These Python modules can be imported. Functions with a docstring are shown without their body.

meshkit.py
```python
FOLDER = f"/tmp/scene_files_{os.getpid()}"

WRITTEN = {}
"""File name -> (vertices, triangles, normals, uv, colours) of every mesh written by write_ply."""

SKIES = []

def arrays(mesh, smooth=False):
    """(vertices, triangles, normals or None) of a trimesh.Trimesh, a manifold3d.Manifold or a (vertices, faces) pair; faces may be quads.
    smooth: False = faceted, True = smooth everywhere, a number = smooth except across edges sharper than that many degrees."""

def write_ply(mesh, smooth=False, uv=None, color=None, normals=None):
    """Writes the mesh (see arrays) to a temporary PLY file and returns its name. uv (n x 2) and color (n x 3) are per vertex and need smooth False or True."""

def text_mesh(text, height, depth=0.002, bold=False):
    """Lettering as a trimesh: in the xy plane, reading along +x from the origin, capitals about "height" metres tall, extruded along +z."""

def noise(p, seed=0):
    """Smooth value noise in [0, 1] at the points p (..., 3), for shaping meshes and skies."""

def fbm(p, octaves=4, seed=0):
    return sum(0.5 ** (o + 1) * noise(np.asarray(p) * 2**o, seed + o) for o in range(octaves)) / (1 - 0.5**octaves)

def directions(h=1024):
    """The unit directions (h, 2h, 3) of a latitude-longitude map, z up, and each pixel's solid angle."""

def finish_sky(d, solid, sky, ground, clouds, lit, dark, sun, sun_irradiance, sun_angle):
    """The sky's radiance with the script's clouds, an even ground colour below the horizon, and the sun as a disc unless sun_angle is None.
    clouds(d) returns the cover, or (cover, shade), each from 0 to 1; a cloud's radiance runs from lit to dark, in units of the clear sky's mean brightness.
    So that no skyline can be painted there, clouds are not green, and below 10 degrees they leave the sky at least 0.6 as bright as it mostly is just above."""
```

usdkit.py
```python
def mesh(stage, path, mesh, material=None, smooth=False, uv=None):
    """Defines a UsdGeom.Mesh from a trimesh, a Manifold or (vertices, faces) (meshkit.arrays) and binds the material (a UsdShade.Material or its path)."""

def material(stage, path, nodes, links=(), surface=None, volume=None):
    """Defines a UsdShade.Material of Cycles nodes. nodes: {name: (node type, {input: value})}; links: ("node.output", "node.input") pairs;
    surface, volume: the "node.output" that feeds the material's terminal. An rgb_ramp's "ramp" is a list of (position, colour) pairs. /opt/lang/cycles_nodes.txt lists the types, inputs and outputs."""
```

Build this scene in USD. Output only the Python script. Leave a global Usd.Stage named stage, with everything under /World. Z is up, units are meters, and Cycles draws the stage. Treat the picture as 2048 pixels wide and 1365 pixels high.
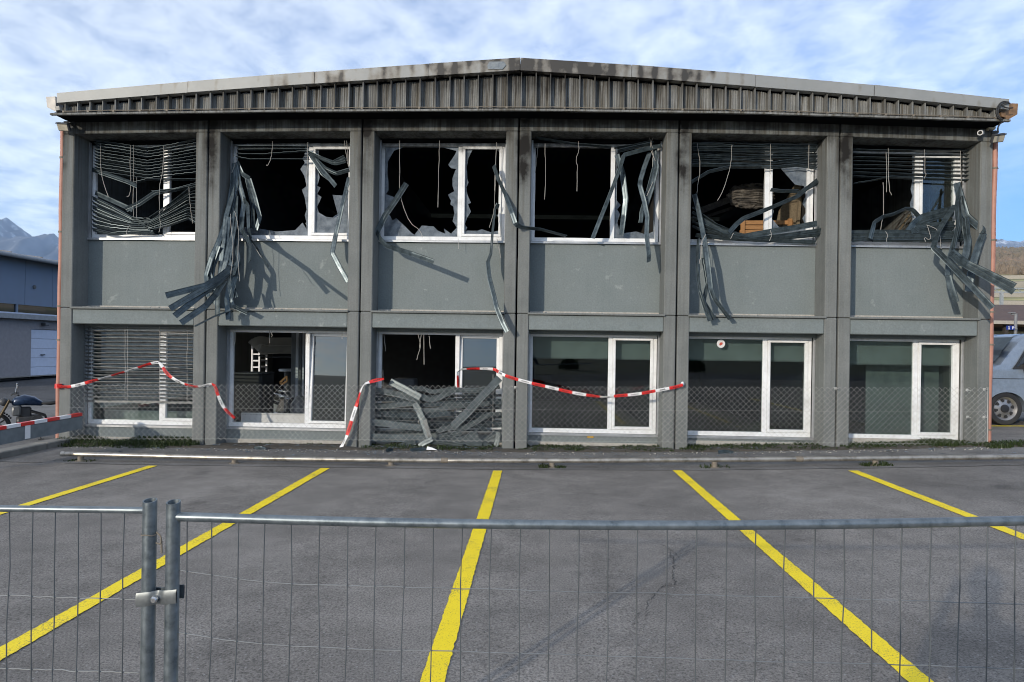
import math, random, numpy as np, trimesh, usdkit, meshkit
from shapely.geometry import Polygon, box as sbox
from shapely import affinity
from pxr import Usd, UsdGeom, UsdLux, UsdShade, Gf, Sdf

stage = Usd.Stage.CreateInMemory()
UsdGeom.SetStageUpAxis(stage, 'Z'); UsdGeom.SetStageMetersPerUnit(stage, 1.0)
UsdGeom.Xform.Define(stage, '/World'); UsdGeom.Scope.Define(stage, '/World/Looks')
rng = np.random.default_rng(7); random.seed(7)

# ------------------------------------------------------------------ camera, sky, sun
EYE = np.array([0, 0, 1.7]); YAW = math.atan(48 / 1365.333); ROLL = 0.0148; FPX = 1365.333
FWD = np.array([-math.sin(YAW), math.cos(YAW), 0]); R0 = np.array([math.cos(YAW), math.sin(YAW), 0]); ZUP = np.array([0, 0, 1.0])
RGT = math.cos(ROLL) * R0 + math.sin(ROLL) * ZUP; CUP = math.cos(ROLL) * ZUP - math.sin(ROLL) * R0
cam = UsdGeom.Camera.Define(stage, '/World/camera')
cam.CreateHorizontalApertureAttr(36.0); cam.CreateVerticalApertureAttr(36.0 * 682 / 1024); cam.CreateFocalLengthAttr(24.0)
cam.CreateVerticalApertureOffsetAttr(12.8 / 2048 * 36); cam.CreateClippingRangeAttr((0.05, 60000))
cam.CreateExposureAttr(0.5)
M4 = np.eye(4); M4[0, :3] = RGT; M4[1, :3] = CUP; M4[2, :3] = -FWD; M4[3, :3] = EYE
cam.AddTransformOp().Set(Gf.Matrix4d(M4.tolist()))
SUN_AZ, SUN_EL = math.radians(33), math.radians(13.8)          # the sun stands behind the viewer, to the left
SDIR = np.array([-math.sin(SUN_AZ) * math.cos(SUN_EL), -math.cos(SUN_AZ) * math.cos(SUN_EL), math.sin(SUN_EL)])
sun = UsdLux.DistantLight.Define(stage, '/World/sun')
sun.CreateIntensityAttr(0.72); sun.CreateAngleAttr(0.6); sun.CreateNormalizeAttr(True); sun.CreateColorAttr(Gf.Vec3f(1.0, 0.90, 0.76))
zx = np.cross(ZUP, SDIR); zx /= np.linalg.norm(zx); zy = np.cross(SDIR, zx)
S4 = np.eye(4); S4[0, :3] = zx; S4[1, :3] = zy; S4[2, :3] = SDIR
sun.AddTransformOp().Set(Gf.Matrix4d(S4.tolist()))
dome = UsdLux.DomeLight.Define(stage, '/World/sky'); dome.GetPrim().SetCustomDataByKey('kind', 'structure')
skym = usdkit.material(stage, '/World/Looks/sky', {
    'tc': ('texture_coordinate', {}), 'sep': ('separate_xyz', {}),
    'sky': ('sky_texture', dict(sky_type='single_scattering', sun_disc=False, sun_elevation=SUN_EL, sun_rotation=math.atan2(SDIR[0], SDIR[1]), altitude=450.0, air_density=1.0, aerosol_density=0.9, ozone_density=1.3)),
    'zc': ('math', dict(math_type='maximum', value2=0.0)), 'za': ('math', dict(math_type='add', value2=0.16)),
    'dx': ('math', dict(math_type='divide')), 'dy': ('math', dict(math_type='divide')), 'pl': ('combine_xyz', dict(z=0.0)),
    'map': ('mapping', dict(rotation=(0, 0, 0.5), scale=(2.0, 1.75, 1), location=(0.6, 0.3, 0))),
    'n1': ('noise_texture', dict(scale=4.4, detail=9.0, roughness=0.56, distortion=0.3)),
    'n2': ('noise_texture', dict(scale=0.55, detail=3.0, roughness=0.5)),
    'sum': ('math', dict(math_type='multiply_add', value2=0.45, value3=0.0)), 'add': ('math', dict(math_type='add')),
    'side': ('map_range', dict(from_min=-0.75, from_max=0.75, to_min=0.13, to_max=-0.07, clamp=True)), 'add2': ('math', dict(math_type='add')),
    'rmp': ('rgb_ramp', dict(ramp=[(0.38, (0.16,) * 3), (0.60, (0.38,) * 3), (0.80, (0.62,) * 3), (1.0, (0.82,) * 3)])),
    'lx': ('math', dict(math_type='multiply_add', value2=-0.25)), 'low': ('map_range', dict(from_min=0.02, from_max=0.22, to_min=0.04, to_max=1.0, clamp=True)), 'cm': ('math', dict(math_type='multiply')),
    'tint': ('mix', dict(mix_type='multiply', fac=1.0, color2=(0.40, 0.66, 1.10))),
    'half': ('mix', dict(mix_type='multiply', fac=1.0, color2=(0.60, 0.54, 0.45))), 'cl': ('mix', dict(mix_type='add', fac=1.0, color2=(5.2, 5.45, 5.7))), 'mx': ('mix', {}), 'bg': ('background_shader', dict(strength=0.13))},
    [('tc.generated', 'sep.vector'), ('sep.z', 'zc.value1'), ('zc.value', 'za.value1'), ('sep.x', 'dx.value1'), ('za.value', 'dx.value2'), ('sep.y', 'dy.value1'), ('za.value', 'dy.value2'),
     ('dx.value', 'pl.x'), ('dy.value', 'pl.y'), ('pl.vector', 'map.vector'), ('map.vector', 'n1.vector'), ('pl.vector', 'n2.vector'),
     ('n2.fac', 'sum.value1'), ('n1.fac', 'sum.value3'), ('sum.value', 'add.value1'), ('sep.x', 'side.value'), ('side.result', 'add2.value2'), ('sum.value', 'add2.value1'), ('add2.value', 'rmp.fac'),
     ('sep.x', 'lx.value1'), ('sep.z', 'lx.value3'), ('lx.value', 'low.value'), ('rmp.color', 'cm.value1'), ('low.result', 'cm.value2'), ('cm.value', 'mx.fac'), ('sky.color', 'tint.color1'), ('tint.color', 'mx.color1'), ('sky.color', 'half.color1'), ('half.color', 'cl.color1'), ('cl.color', 'mx.color2'), ('mx.color', 'bg.color')], surface='bg.background')
UsdShade.MaterialBindingAPI.Apply(dome.GetPrim()).Bind(skym)

# ------------------------------------------------------------------ helpers
def at(px, py, Y):
    """the point of the vertical plane y = Y that stands on a measured line of sight"""
    d = FWD + RGT * (px - 1024) / FPX - CUP * (py - 695.3) / FPX
    return EYE + d * (Y / d[1])

GX = [-30, -9, -5.7, -3, -0.36, 2.37, 5, 7.6, 10, 60]; GZ = [-0.10, -0.09, -0.09, -0.07, -0.05, 0.0, 0.09, 0.2, 0.24, 0.24]
def gz(x): return np.interp(x, GX, GZ)

used, origin = {}, {}
def numbered(parent, name):
    k = (parent, name); n = used.get(k, -1) + 1; used[k] = n
    return f'{parent}/{name}' if n == 0 else f'{parent}/{name}_{n:03d}'
def tag(prim, label=None, cat=None, group=None, kind=None):
    for k, v in (('label', label), ('category', cat), ('group', group), ('kind', kind)):
        if v: prim.SetCustomDataByKey(k, v)
def thing(name, label=None, cat=None, loc=(0, 0, 0), group=None, kind=None, rz=0):
    p = numbered('/World', name); x = UsdGeom.Xform.Define(stage, p)
    x.AddTranslateOp().Set(Gf.Vec3d(*map(float, loc)))
    if rz: x.AddRotateZOp().Set(float(rz))
    origin[p] = np.zeros(3) if rz else np.array(loc, float)
    tag(x.GetPrim(), label, cat, group, kind); return p
def part(parent, name, mesh, mat, smooth=False, label=None, kind=None):
    """a mesh of world coordinates under parent (a thing or a part)"""
    p = numbered(parent, name)
    v, f = (np.asarray(mesh.vertices), np.asarray(mesh.faces)) if hasattr(mesh, 'faces') else mesh
    o = origin.get(parent, np.zeros(3)); origin[p] = o
    m = trimesh.Trimesh(np.asarray(v, float) - o, f, process=False)
    usdkit.mesh(stage, p, m, mat, smooth); tag(stage.GetPrimAtPath(p), label, kind=kind); return p
def top(name, mesh, mat, label=None, cat=None, group=None, kind=None, smooth=False):
    p = part('/World', name, mesh, mat, smooth); tag(stage.GetPrimAtPath(p), label, cat, group, kind); return p

def bx(x0, x1, y0, y1, z0, z1, b=0.0):
    if b <= 0:
        m = trimesh.creation.box((x1 - x0, y1 - y0, z1 - z0)); m.apply_translation(((x0 + x1) / 2, (y0 + y1) / 2, (z0 + z1) / 2)); return m
    pts = []
    for sx in (0, 1):
        for sy in (0, 1):
            for sz in (0, 1):
                c = np.array([(x0, x1)[sx], (y0, y1)[sy], (z0, z1)[sz]]); i = np.array([1 - 2 * sx, 1 - 2 * sy, 1 - 2 * sz]) * b
                for k in range(3):
                    q = c + i; q[k] = c[k]; pts.append(q)
    return trimesh.convex.convex_hull(np.array(pts))
def cat(*ms):
    l = []
    for m in ms: l += list(m) if isinstance(m, (list, tuple)) else [m]
    return trimesh.util.concatenate(l)
def frames(P):
    T = np.gradient(P, axis=0); T /= np.linalg.norm(T, axis=1)[:, None] + 1e-12; return T
def tube(P, r, n=8, caps=True):
    P = np.asarray(P, float); T = frames(P); k = len(P); r = np.broadcast_to(np.asarray(r, float), k)
    a = np.array([0, 0, 1.0]) if abs(T[0][2]) < 0.9 else np.array([1.0, 0, 0])
    V = []
    for i in range(k):
        u = np.cross(T[i], a); u /= np.linalg.norm(u) + 1e-12; w = np.cross(u, T[i]); a = w
        t = np.arange(n) / n * 2 * math.pi
        V.append(P[i] + r[i] * (np.cos(t)[:, None] * u + np.sin(t)[:, None] * w))
    V = np.vstack(V); F = []
    for i in range(k - 1):
        for j in range(n):
            q = (i * n + j, i * n + (j + 1) % n, (i + 1) * n + (j + 1) % n, (i + 1) * n + j); F += [(q[0], q[2], q[1]), (q[0], q[3], q[2])]
    if caps:
        V = np.vstack([V, P[0], P[-1]]); c = k * n
        for j in range(n): F += [(c, j, (j + 1) % n), (c + 1, (k - 1) * n + (j + 1) % n, (k - 1) * n + j)]
    return trimesh.Trimesh(V, F, process=False)
def chaikin(P, it=1):
    P = np.asarray(P, float)
    for _ in range(it):
        if len(P) < 3: return P
        Q = [P[0]]
        for i in range(len(P) - 1):
            lo = 0.25 if i else 0.4; hi = 0.75 if i < len(P) - 2 else 0.6
            Q += [P[i] * (1 - lo) + P[i + 1] * lo, P[i] * (1 - hi) + P[i + 1] * hi]
        P = np.array(Q + [P[-1]])
    return P
def prism(poly, y0, y1, flip=False):
    """an x-z outline extruded along y"""
    m = trimesh.creation.extrude_polygon(poly, y1 - y0, engine='earcut')
    v = m.vertices; m2 = trimesh.Trimesh(np.c_[v[:, 0], y1 - v[:, 2], v[:, 1]], m.faces, process=False); return m2
def yz_prism(pts, x0, x1):
    m = trimesh.creation.extrude_polygon(Polygon(pts), x1 - x0, engine='earcut'); v = m.vertices
    return trimesh.Trimesh(np.c_[x0 + v[:, 2], v[:, 0], v[:, 1]], m.faces, process=False)
def xf(m, rz=0, loc=(0, 0, 0), rx=0, ry=0):
    m = m.copy()
    for ang, ax in ((rx, (1, 0, 0)), (ry, (0, 1, 0)), (rz, (0, 0, 1))):
        if ang: m.apply_transform(trimesh.transformations.rotation_matrix(math.radians(ang), ax))
    m.apply_translation(loc); return m
def beam(p, q, w, h):
    """a straight bar from p to q"""
    p, q = np.asarray(p, float), np.asarray(q, float); L = np.linalg.norm(q - p); t = (q - p) / L
    a = np.array([0, 0, 1.0]) if abs(t[2]) < 0.95 else np.array([0, 1.0, 0]); u = np.cross(a, t); u /= np.linalg.norm(u); v = np.cross(t, u)
    m = trimesh.creation.box((L, w, h)); T = np.eye(4); T[:3, 0] = t; T[:3, 1] = u; T[:3, 2] = v; T[:3, 3] = (p + q) / 2; m.apply_transform(T); return m

# ------------------------------------------------------------------ materials
def mk(name, nodes, links, surface='p.BSDF', volume=None): return usdkit.material(stage, '/World/Looks/' + name, nodes, links, surface, volume)
def plain(name, col, rough=0.6, metal=0.0, var=0.18, scale=6.0, bump=0.0, bscale=60.0, stretch=None, spec=0.5, col2=None, space='position'):
    c = np.array(col); lo = tuple(c * (1 - var)) if col2 is None else tuple(col); hi = tuple(np.minimum(c * (1 + var), 0.95)) if col2 is None else tuple(col2)
    nodes = {'g': ('geometry', {}), 'n': ('noise_texture', dict(scale=scale, detail=5.0, roughness=0.6)), 'r': ('rgb_ramp', dict(ramp=[(0.3, lo), (0.7, hi)])),
             'rr': ('map_range', dict(from_min=0.3, from_max=0.7, to_min=max(rough - 0.08, 0.03), to_max=min(rough + 0.1, 1))), 'p': ('principled_bsdf', dict(metallic=metal, specular_ior_level=spec))}
    links = [('n.fac', 'r.fac'), ('r.color', 'p.base_color'), ('n.fac', 'rr.value'), ('rr.result', 'p.roughness')]
    src = 'g.position'
    if stretch: nodes['m'] = ('mapping', dict(scale=stretch)); links += [(src, 'm.vector')]; src = 'm.vector'
    links.append((src, 'n.vector'))
    if bump:
        nodes['bn'] = ('noise_texture', dict(scale=bscale, detail=4.0)); nodes['b'] = ('bump', dict(strength=bump, distance=0.01))
        links += [('g.position', 'bn.vector'), ('bn.fac', 'b.height'), ('b.normal', 'p.normal')]
    return mk(name, nodes, links)

def asphalt(name, c, dark, patch=0.35):
    return mk(name, {'g': ('geometry', {}), 'big': ('noise_texture', dict(scale=0.42, detail=6.0, roughness=0.62, distortion=0.4)), 'mid': ('noise_texture', dict(scale=2.6, detail=5.0, roughness=0.65)),
        'fine': ('noise_texture', dict(scale=75.0, detail=4.0, roughness=0.72)), 'v': ('voronoi_texture', dict(scale=60.0)), 'vc': ('separate_xyz', {}),
        'rb': ('rgb_ramp', dict(ramp=[(0.3, tuple(np.array(c) * (1 - patch))), (0.5, c), (0.72, tuple(np.array(c) * 1.3))])),
        'rm': ('rgb_ramp', dict(ramp=[(0.3, (0.78,) * 3), (0.7, (1.16,) * 3)])), 'rf': ('rgb_ramp', dict(ramp=[(0.32, (0.28,) * 3), (0.47, (0.92,) * 3), (0.66, (1.5,) * 3)])),
        'sp': ('rgb_ramp', dict(ramp=[(0.0, (0, 0, 0)), (0.955, (0, 0, 0)), (0.965, (1, 1, 1))])), 'spd': ('map_range', dict(from_min=0.25, from_max=0.45, to_min=1.0, to_max=0.0, clamp=True)), 'spm': ('math', dict(math_type='multiply')),
        'm1': ('mix', dict(mix_type='multiply', fac=1.0)), 'm2': ('mix', dict(mix_type='multiply', fac=1.0)), 'm3': ('mix', dict(color2=(0.30, 0.29, 0.28))),
        'cw': ('noise_texture', dict(scale=0.9, detail=8.0, roughness=0.7)), 'cr': ('rgb_ramp', dict(ramp=[(0.4965, (1, 1, 1)), (0.4995, (0.4,) * 3), (0.5005, (0.4,) * 3), (0.5035, (1, 1, 1))])),
        'cmk': ('noise_texture', dict(scale=0.35, detail=2.0)), 'cmr': ('rgb_ramp', dict(ramp=[(0.56, (0, 0, 0)), (0.63, (1, 1, 1))])), 'm4': ('mix', dict(mix_type='multiply')),
        'on': ('noise_texture', dict(scale=1.15, detail=4.0, roughness=0.5)), 'orr': ('rgb_ramp', dict(ramp=[(0.64, (1, 1, 1)), (0.74, (0.55,) * 3)])), 'mo': ('mix', dict(mix_type='multiply', fac=1.0)), 'b': ('bump', dict(strength=0.75, distance=0.006)), 'p': ('principled_bsdf', dict(roughness=0.82, specular_ior_level=0.35))},
        [('g.position', 'big.vector'), ('g.position', 'mid.vector'), ('g.position', 'fine.vector'), ('g.position', 'v.vector'), ('g.position', 'cw.vector'), ('g.position', 'cmk.vector'), ('big.fac', 'rb.fac'), ('mid.fac', 'rm.fac'), ('fine.fac', 'rf.fac'),
         ('v.color', 'vc.vector'), ('vc.x', 'sp.fac'), ('v.distance', 'spd.value'), ('sp.color', 'spm.value1'), ('spd.result', 'spm.value2'),
         ('rb.color', 'm1.color1'), ('rm.color', 'm1.color2'), ('m1.color', 'm2.color1'), ('rf.color', 'm2.color2'), ('m2.color', 'm4.color1'), ('cw.fac', 'cr.fac'), ('cr.color', 'm4.color2'), ('cmk.fac', 'cmr.fac'), ('cmr.color', 'm4.fac'),
         ('g.position', 'on.vector'), ('on.fac', 'orr.fac'), ('m4.color', 'mo.color1'), ('orr.color', 'mo.color2'), ('mo.color', 'm3.color1'), ('spm.value', 'm3.fac'), ('m3.color', 'p.base_color'), ('fine.fac', 'b.height'), ('b.normal', 'p.normal')])
ASPH = asphalt('asphalt', (0.207, 0.190, 0.172), 0.5, 0.28)
PAVE = asphalt('pavement', (0.165, 0.157, 0.148), 0.5, 0.3)
ROAD = asphalt('road', (0.07, 0.07, 0.072), 0.5, 0.2)
YELLOW = mk('yellow_paint', {'g': ('geometry', {}), 'n': ('noise_texture', dict(scale=85.0, detail=4.0, roughness=0.75)), 'n2': ('noise_texture', dict(scale=3.0, detail=4.0)), 'ms': ('math', dict(math_type='multiply_add', value2=0.35)),
    'r': ('rgb_ramp', dict(ramp=[(0.53, (0.16, 0.14, 0.09)), (0.575, (0.68, 0.52, 0.04)), (0.63, (0.95, 0.70, 0.012)), (0.8, (0.97, 0.74, 0.02))])), 'b': ('bump', dict(strength=0.08, distance=0.002)), 'p': ('principled_bsdf', dict(roughness=0.7))},
    [('g.position', 'n.vector'), ('g.position', 'n2.vector'), ('n2.fac', 'ms.value1'), ('n.fac', 'ms.value3'), ('ms.value', 'r.fac'), ('r.color', 'p.base_color'), ('n.fac', 'b.height'), ('b.normal', 'p.normal')])

def sooty(name, base, base2, z0, z1, joint=True, dark=(0.018, 0.017, 0.016), warm=(0.17, 0.14, 0.10), wob=0.25, stain=0.22, jam=0.95, scuff=False):
    """painted concrete with rain streaks, brown heat stains and soot that thickens above the windows"""
    N = {'g': ('geometry', {}), 's': ('separate_xyz', {}), 'n': ('noise_texture', dict(scale=2.2, detail=7.0, roughness=0.62)), 'rb': ('rgb_ramp', dict(ramp=[(0.3, base), (0.7, base2)])),
         'f': ('noise_texture', dict(scale=38.0, detail=4.0)), 'rf': ('rgb_ramp', dict(ramp=[(0.3, (0.9,) * 3), (0.7, (1.08,) * 3)])), 'mf': ('mix', dict(mix_type='multiply', fac=1.0)),
         'ms': ('mapping', dict(scale=(17, 17, 0.45))), 'st': ('noise_texture', dict(scale=1.0, detail=5.0, roughness=0.7)), 'sr': ('rgb_ramp', dict(ramp=[(0.45, (0, 0, 0)), (0.72, (1, 1, 1))])),
         'zs': ('map_range', dict(from_min=z0 - 1.6, from_max=z1, to_min=0.0, to_max=1.0, clamp=True)), 'wm': ('math', dict(math_type='multiply')), 'w2': ('mix', dict(color2=warm)),
         'zk': ('map_range', dict(range_type='smoothstep', from_min=z0, from_max=z1, to_min=0.0, to_max=1.0, clamp=True)), 'nz': ('math', dict(math_type='multiply_add', value2=wob * 2, value3=-wob)), 'za': ('math', dict(math_type='add')),
         'zn': ('math', dict(math_type='multiply_add', value2=1.1, value3=-0.55)), 'zb': ('math', dict(math_type='add')),
         'kk': ('math', dict(math_type='multiply', value2=0.92, use_clamp=True)), 'mk': ('mix', dict(color2=dark)), 'stain': ('math', dict(math_type='multiply', value2=stain)), 'md': ('mix', dict(mix_type='multiply', color2=(0.38, 0.36, 0.31))),
         'b': ('bump', dict(strength=0.15, distance=0.01)), 'p': ('principled_bsdf', dict(roughness=0.82, specular_ior_level=0.15))}
    L = [('g.position', 's.vector'), ('g.position', 'n.vector'), ('g.position', 'f.vector'), ('n.fac', 'rb.fac'), ('f.fac', 'rf.fac'), ('rb.color', 'mf.color1'), ('rf.color', 'mf.color2'),
         ('g.position', 'ms.vector'), ('ms.vector', 'st.vector'), ('st.fac', 'sr.fac'), ('s.z', 'zs.value'), ('sr.color', 'wm.value1'), ('zs.result', 'wm.value2'), ('wm.value', 'w2.fac'),
         ('sr.color', 'stain.value1'), ('stain.value', 'md.fac'), ('mf.color', 'md.color1'), ('md.color', 'w2.color1'),
         ('st.fac', 'nz.value1'), ('n.fac', 'zn.value1'), ('nz.value', 'za.value1'), ('zn.value', 'za.value2'), ('s.z', 'zb.value1'), ('za.value', 'zb.value2'), ('zb.value', 'zk.value'), ('zk.result', 'kk.value1'),
         ('w2.color', 'mk.color1'), ('kk.value', 'mk.fac'), ('mk.color', 'p.base_color'), ('f.fac', 'b.height'), ('b.normal', 'p.normal')]
    if scuff:
        N.update({'qn': ('noise_texture', dict(scale=4.6, detail=7.0, roughness=0.68, distortion=0.3)), 'qr': ('rgb_ramp', dict(ramp=[(0.62, (0, 0, 0)), (0.70, (0.45,) * 3)])), 'qm': ('mix', dict(color2=(0.34, 0.365, 0.35)))})
        L = [l for l in L if l != ('mf.color', 'md.color1')] + [('g.position', 'qn.vector'), ('qn.fac', 'qr.fac'), ('qr.color', 'qm.fac'), ('mf.color', 'qm.color1'), ('qm.color', 'md.color1')]
    if joint:
        N.update({'jx': ('math', dict(math_type='add', value2=0.345 + 27)), 'jp': ('math', dict(math_type='pingpong', value2=1.354)), 'jr': ('map_range', dict(range_type='smoothstep', from_min=0.0, from_max=0.24, to_min=jam, to_max=0.0, clamp=True)),
                  'jz': ('map_range', dict(range_type='smoothstep', from_min=4.0, from_max=5.25, to_min=0.0, to_max=1.0, clamp=True)), 'jn': ('map_range', dict(from_min=0.30, from_max=0.55, to_min=0.0, to_max=1.25)), 'j1': ('math', dict(math_type='multiply')), 'j2': ('math', dict(math_type='multiply')), 'jk': ('math', dict(math_type='maximum', use_clamp=True))})
        L = [l for l in L if l != ('kk.value', 'mk.fac')] + [('s.x', 'jx.value1'), ('jx.value', 'jp.value1'), ('jp.value', 'jr.value'), ('zb.value', 'jz.value'), ('n.fac', 'jn.value'), ('jr.result', 'j1.value1'), ('jz.result', 'j1.value2'), ('j1.value', 'j2.value1'), ('jn.result', 'j2.value2'), ('j2.value', 'jk.value1'), ('kk.value', 'jk.value2'), ('jk.value', 'mk.fac')]
    return mk(name, N, L)
CONC = sooty('facade_concrete', (0.150, 0.160, 0.156), (0.193, 0.201, 0.195), 5.16, 5.66, warm=(0.105, 0.09, 0.065), stain=0.32)
PANEL = sooty('facade_panel', (0.166, 0.192, 0.193), (0.188, 0.213, 0.214), 7.0, 8.0, joint=False, stain=0.06, scuff=True)
REVEAL = sooty('reveal_concrete', (0.16, 0.17, 0.16), (0.21, 0.22, 0.205), 4.75, 5.45, joint=False)
SOFF = plain('soot_black', (0.006, 0.006, 0.006), 0.95, var=0.5, scale=5, spec=0.04)
CLAD = sooty('cladding_metal', (0.15, 0.153, 0.15), (0.26, 0.264, 0.256), 5.75, 6.4, joint=False, warm=(0.09, 0.072, 0.045), wob=0.7, stain=1.0)
TRIM = mk('roof_edge_metal', {'g': ('geometry', {}), 's': ('separate_xyz', {}), 'n': ('noise_texture', dict(scale=1.5, detail=6.0, roughness=0.6)), 'rb': ('rgb_ramp', dict(ramp=[(0.3, (0.24, 0.247, 0.242)), (0.7, (0.30, 0.305, 0.295))])),
    'sx': ('math', dict(math_type='subtract', value2=-0.2)), 'ax': ('math', dict(math_type='absolute')), 'c': ('map_range', dict(range_type='smoothstep', from_min=0.2, from_max=5.5, to_min=0.30, to_max=-0.07, clamp=True)),
    'px': ('math', dict(math_type='pingpong', value2=0.1175)), 'pr': ('map_range', dict(range_type='smoothstep', from_min=0.0, from_max=0.08, to_min=0.13, to_max=-0.03, clamp=True)),
    'n2': ('noise_texture', dict(scale=2.7, detail=5.0, roughness=0.55)), 'a1': ('math', dict(math_type='add')), 'a2': ('math', dict(math_type='add')), 'k': ('rgb_ramp', dict(ramp=[(0.58, (0, 0, 0)), (0.68, (0.35,) * 3), (0.84, (0.95,) * 3)])),
    'kb': ('rgb_ramp', dict(ramp=[(0.0, (0.19, 0.15, 0.09)), (0.55, (0.10, 0.075, 0.045)), (1.0, (0.02, 0.019, 0.018))])), 'm': ('mix', {}), 'p': ('principled_bsdf', dict(roughness=0.55, metallic=0.15))},
    [('g.position', 's.vector'), ('g.position', 'n.vector'), ('g.position', 'n2.vector'), ('n.fac', 'rb.fac'), ('s.x', 'sx.value1'), ('sx.value', 'ax.value1'), ('ax.value', 'c.value'), ('s.x', 'px.value1'), ('px.value', 'pr.value'),
     ('n2.fac', 'a1.value1'), ('c.result', 'a1.value2'), ('a1.value', 'a2.value1'), ('pr.result', 'a2.value2'), ('a2.value', 'k.fac'), ('k.color', 'kb.fac'), ('k.color', 'm.fac'), ('rb.color', 'm.color1'), ('kb.color', 'm.color2'), ('m.color', 'p.base_color')])
WHITE = mk('white_frame', {'g': ('geometry', {}), 's': ('separate_xyz', {}), 'n': ('noise_texture', dict(scale=5.0, detail=6.0, roughness=0.65)), 'r': ('rgb_ramp', dict(ramp=[(0.32, (0.66, 0.66, 0.65)), (0.55, (0.78, 0.79, 0.79))])),
    'z': ('map_range', dict(range_type='smoothstep', from_min=5.33, from_max=5.62, to_min=0.0, to_max=0.93, clamp=True)), 'za': ('math', dict(math_type='multiply_add', value2=0.5)), 'm': ('mix', dict(color2=(0.03, 0.026, 0.02))), 'p': ('principled_bsdf', dict(roughness=0.38))},
    [('g.position', 's.vector'), ('g.position', 'n.vector'), ('n.fac', 'r.fac'), ('n.fac', 'za.value1'), ('s.z', 'za.value3'), ('za.value', 'z.value'), ('r.color', 'm.color1'), ('z.result', 'm.fac'), ('m.color', 'p.base_color')])
SLAT = plain('slat_metal', (0.032, 0.045, 0.052), 0.34, 0.5, scale=9, col2=(0.085, 0.112, 0.125), spec=0.5)
SLATL = plain('slat_pale', (0.15, 0.16, 0.16), 0.34, 0.5, scale=9, col2=(0.29, 0.295, 0.29))
CORD = plain('cord', (0.42, 0.40, 0.37), 0.8)
ALU = plain('aluminium', (0.42, 0.43, 0.44), 0.4, 0.6, var=0.15)
GALV = plain('galvanised_steel', (0.13, 0.155, 0.17), 0.38, 0.75, scale=26, col2=(0.23, 0.262, 0.28), spec=0.5)
GALVL = plain('zinc_clamp', (0.19, 0.205, 0.21), 0.4, 0.8, scale=30, var=0.15)
WIRE = plain('fence_wire', (0.11, 0.12, 0.125), 0.5, 0.4)
CHAIN = plain('chainlink_wire', (0.44, 0.44, 0.42), 0.55, 0.2, var=0.25)
PIPE = plain('rail_steel', (0.26, 0.235, 0.195), 0.34, 0.75, scale=7, col2=(0.46, 0.43, 0.38), bump=0.1)
RUSTY = plain('weathered_steel', (0.14, 0.115, 0.085), 0.7, 0.2, scale=20, col2=(0.24, 0.21, 0.17))
COPPER = plain('downpipe_paint', (0.34, 0.155, 0.11), 0.55, 0.0, scale=6, col2=(0.46, 0.23, 0.17), bump=0.05)
RED = plain('red_tape', (0.60, 0.025, 0.022), 0.4, var=0.12); TWHITE = plain('white_tape', (0.74, 0.74, 0.74), 0.4, var=0.06); INK = plain('black_print', (0.02, 0.02, 0.02), 0.6)
CROSSW = plain('cross_wire', (0.20, 0.21, 0.215), 0.45, 0.4)
BLACK = plain('black_rubber', (0.018, 0.018, 0.019), 0.6, var=0.3); CHROME = plain('chrome', (0.55, 0.55, 0.55), 0.2, 0.95, var=0.1)
KERB = plain('kerb_concrete', (0.15, 0.145, 0.13), 0.9, scale=5, col2=(0.25, 0.24, 0.215), bump=0.3, bscale=50)
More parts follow.
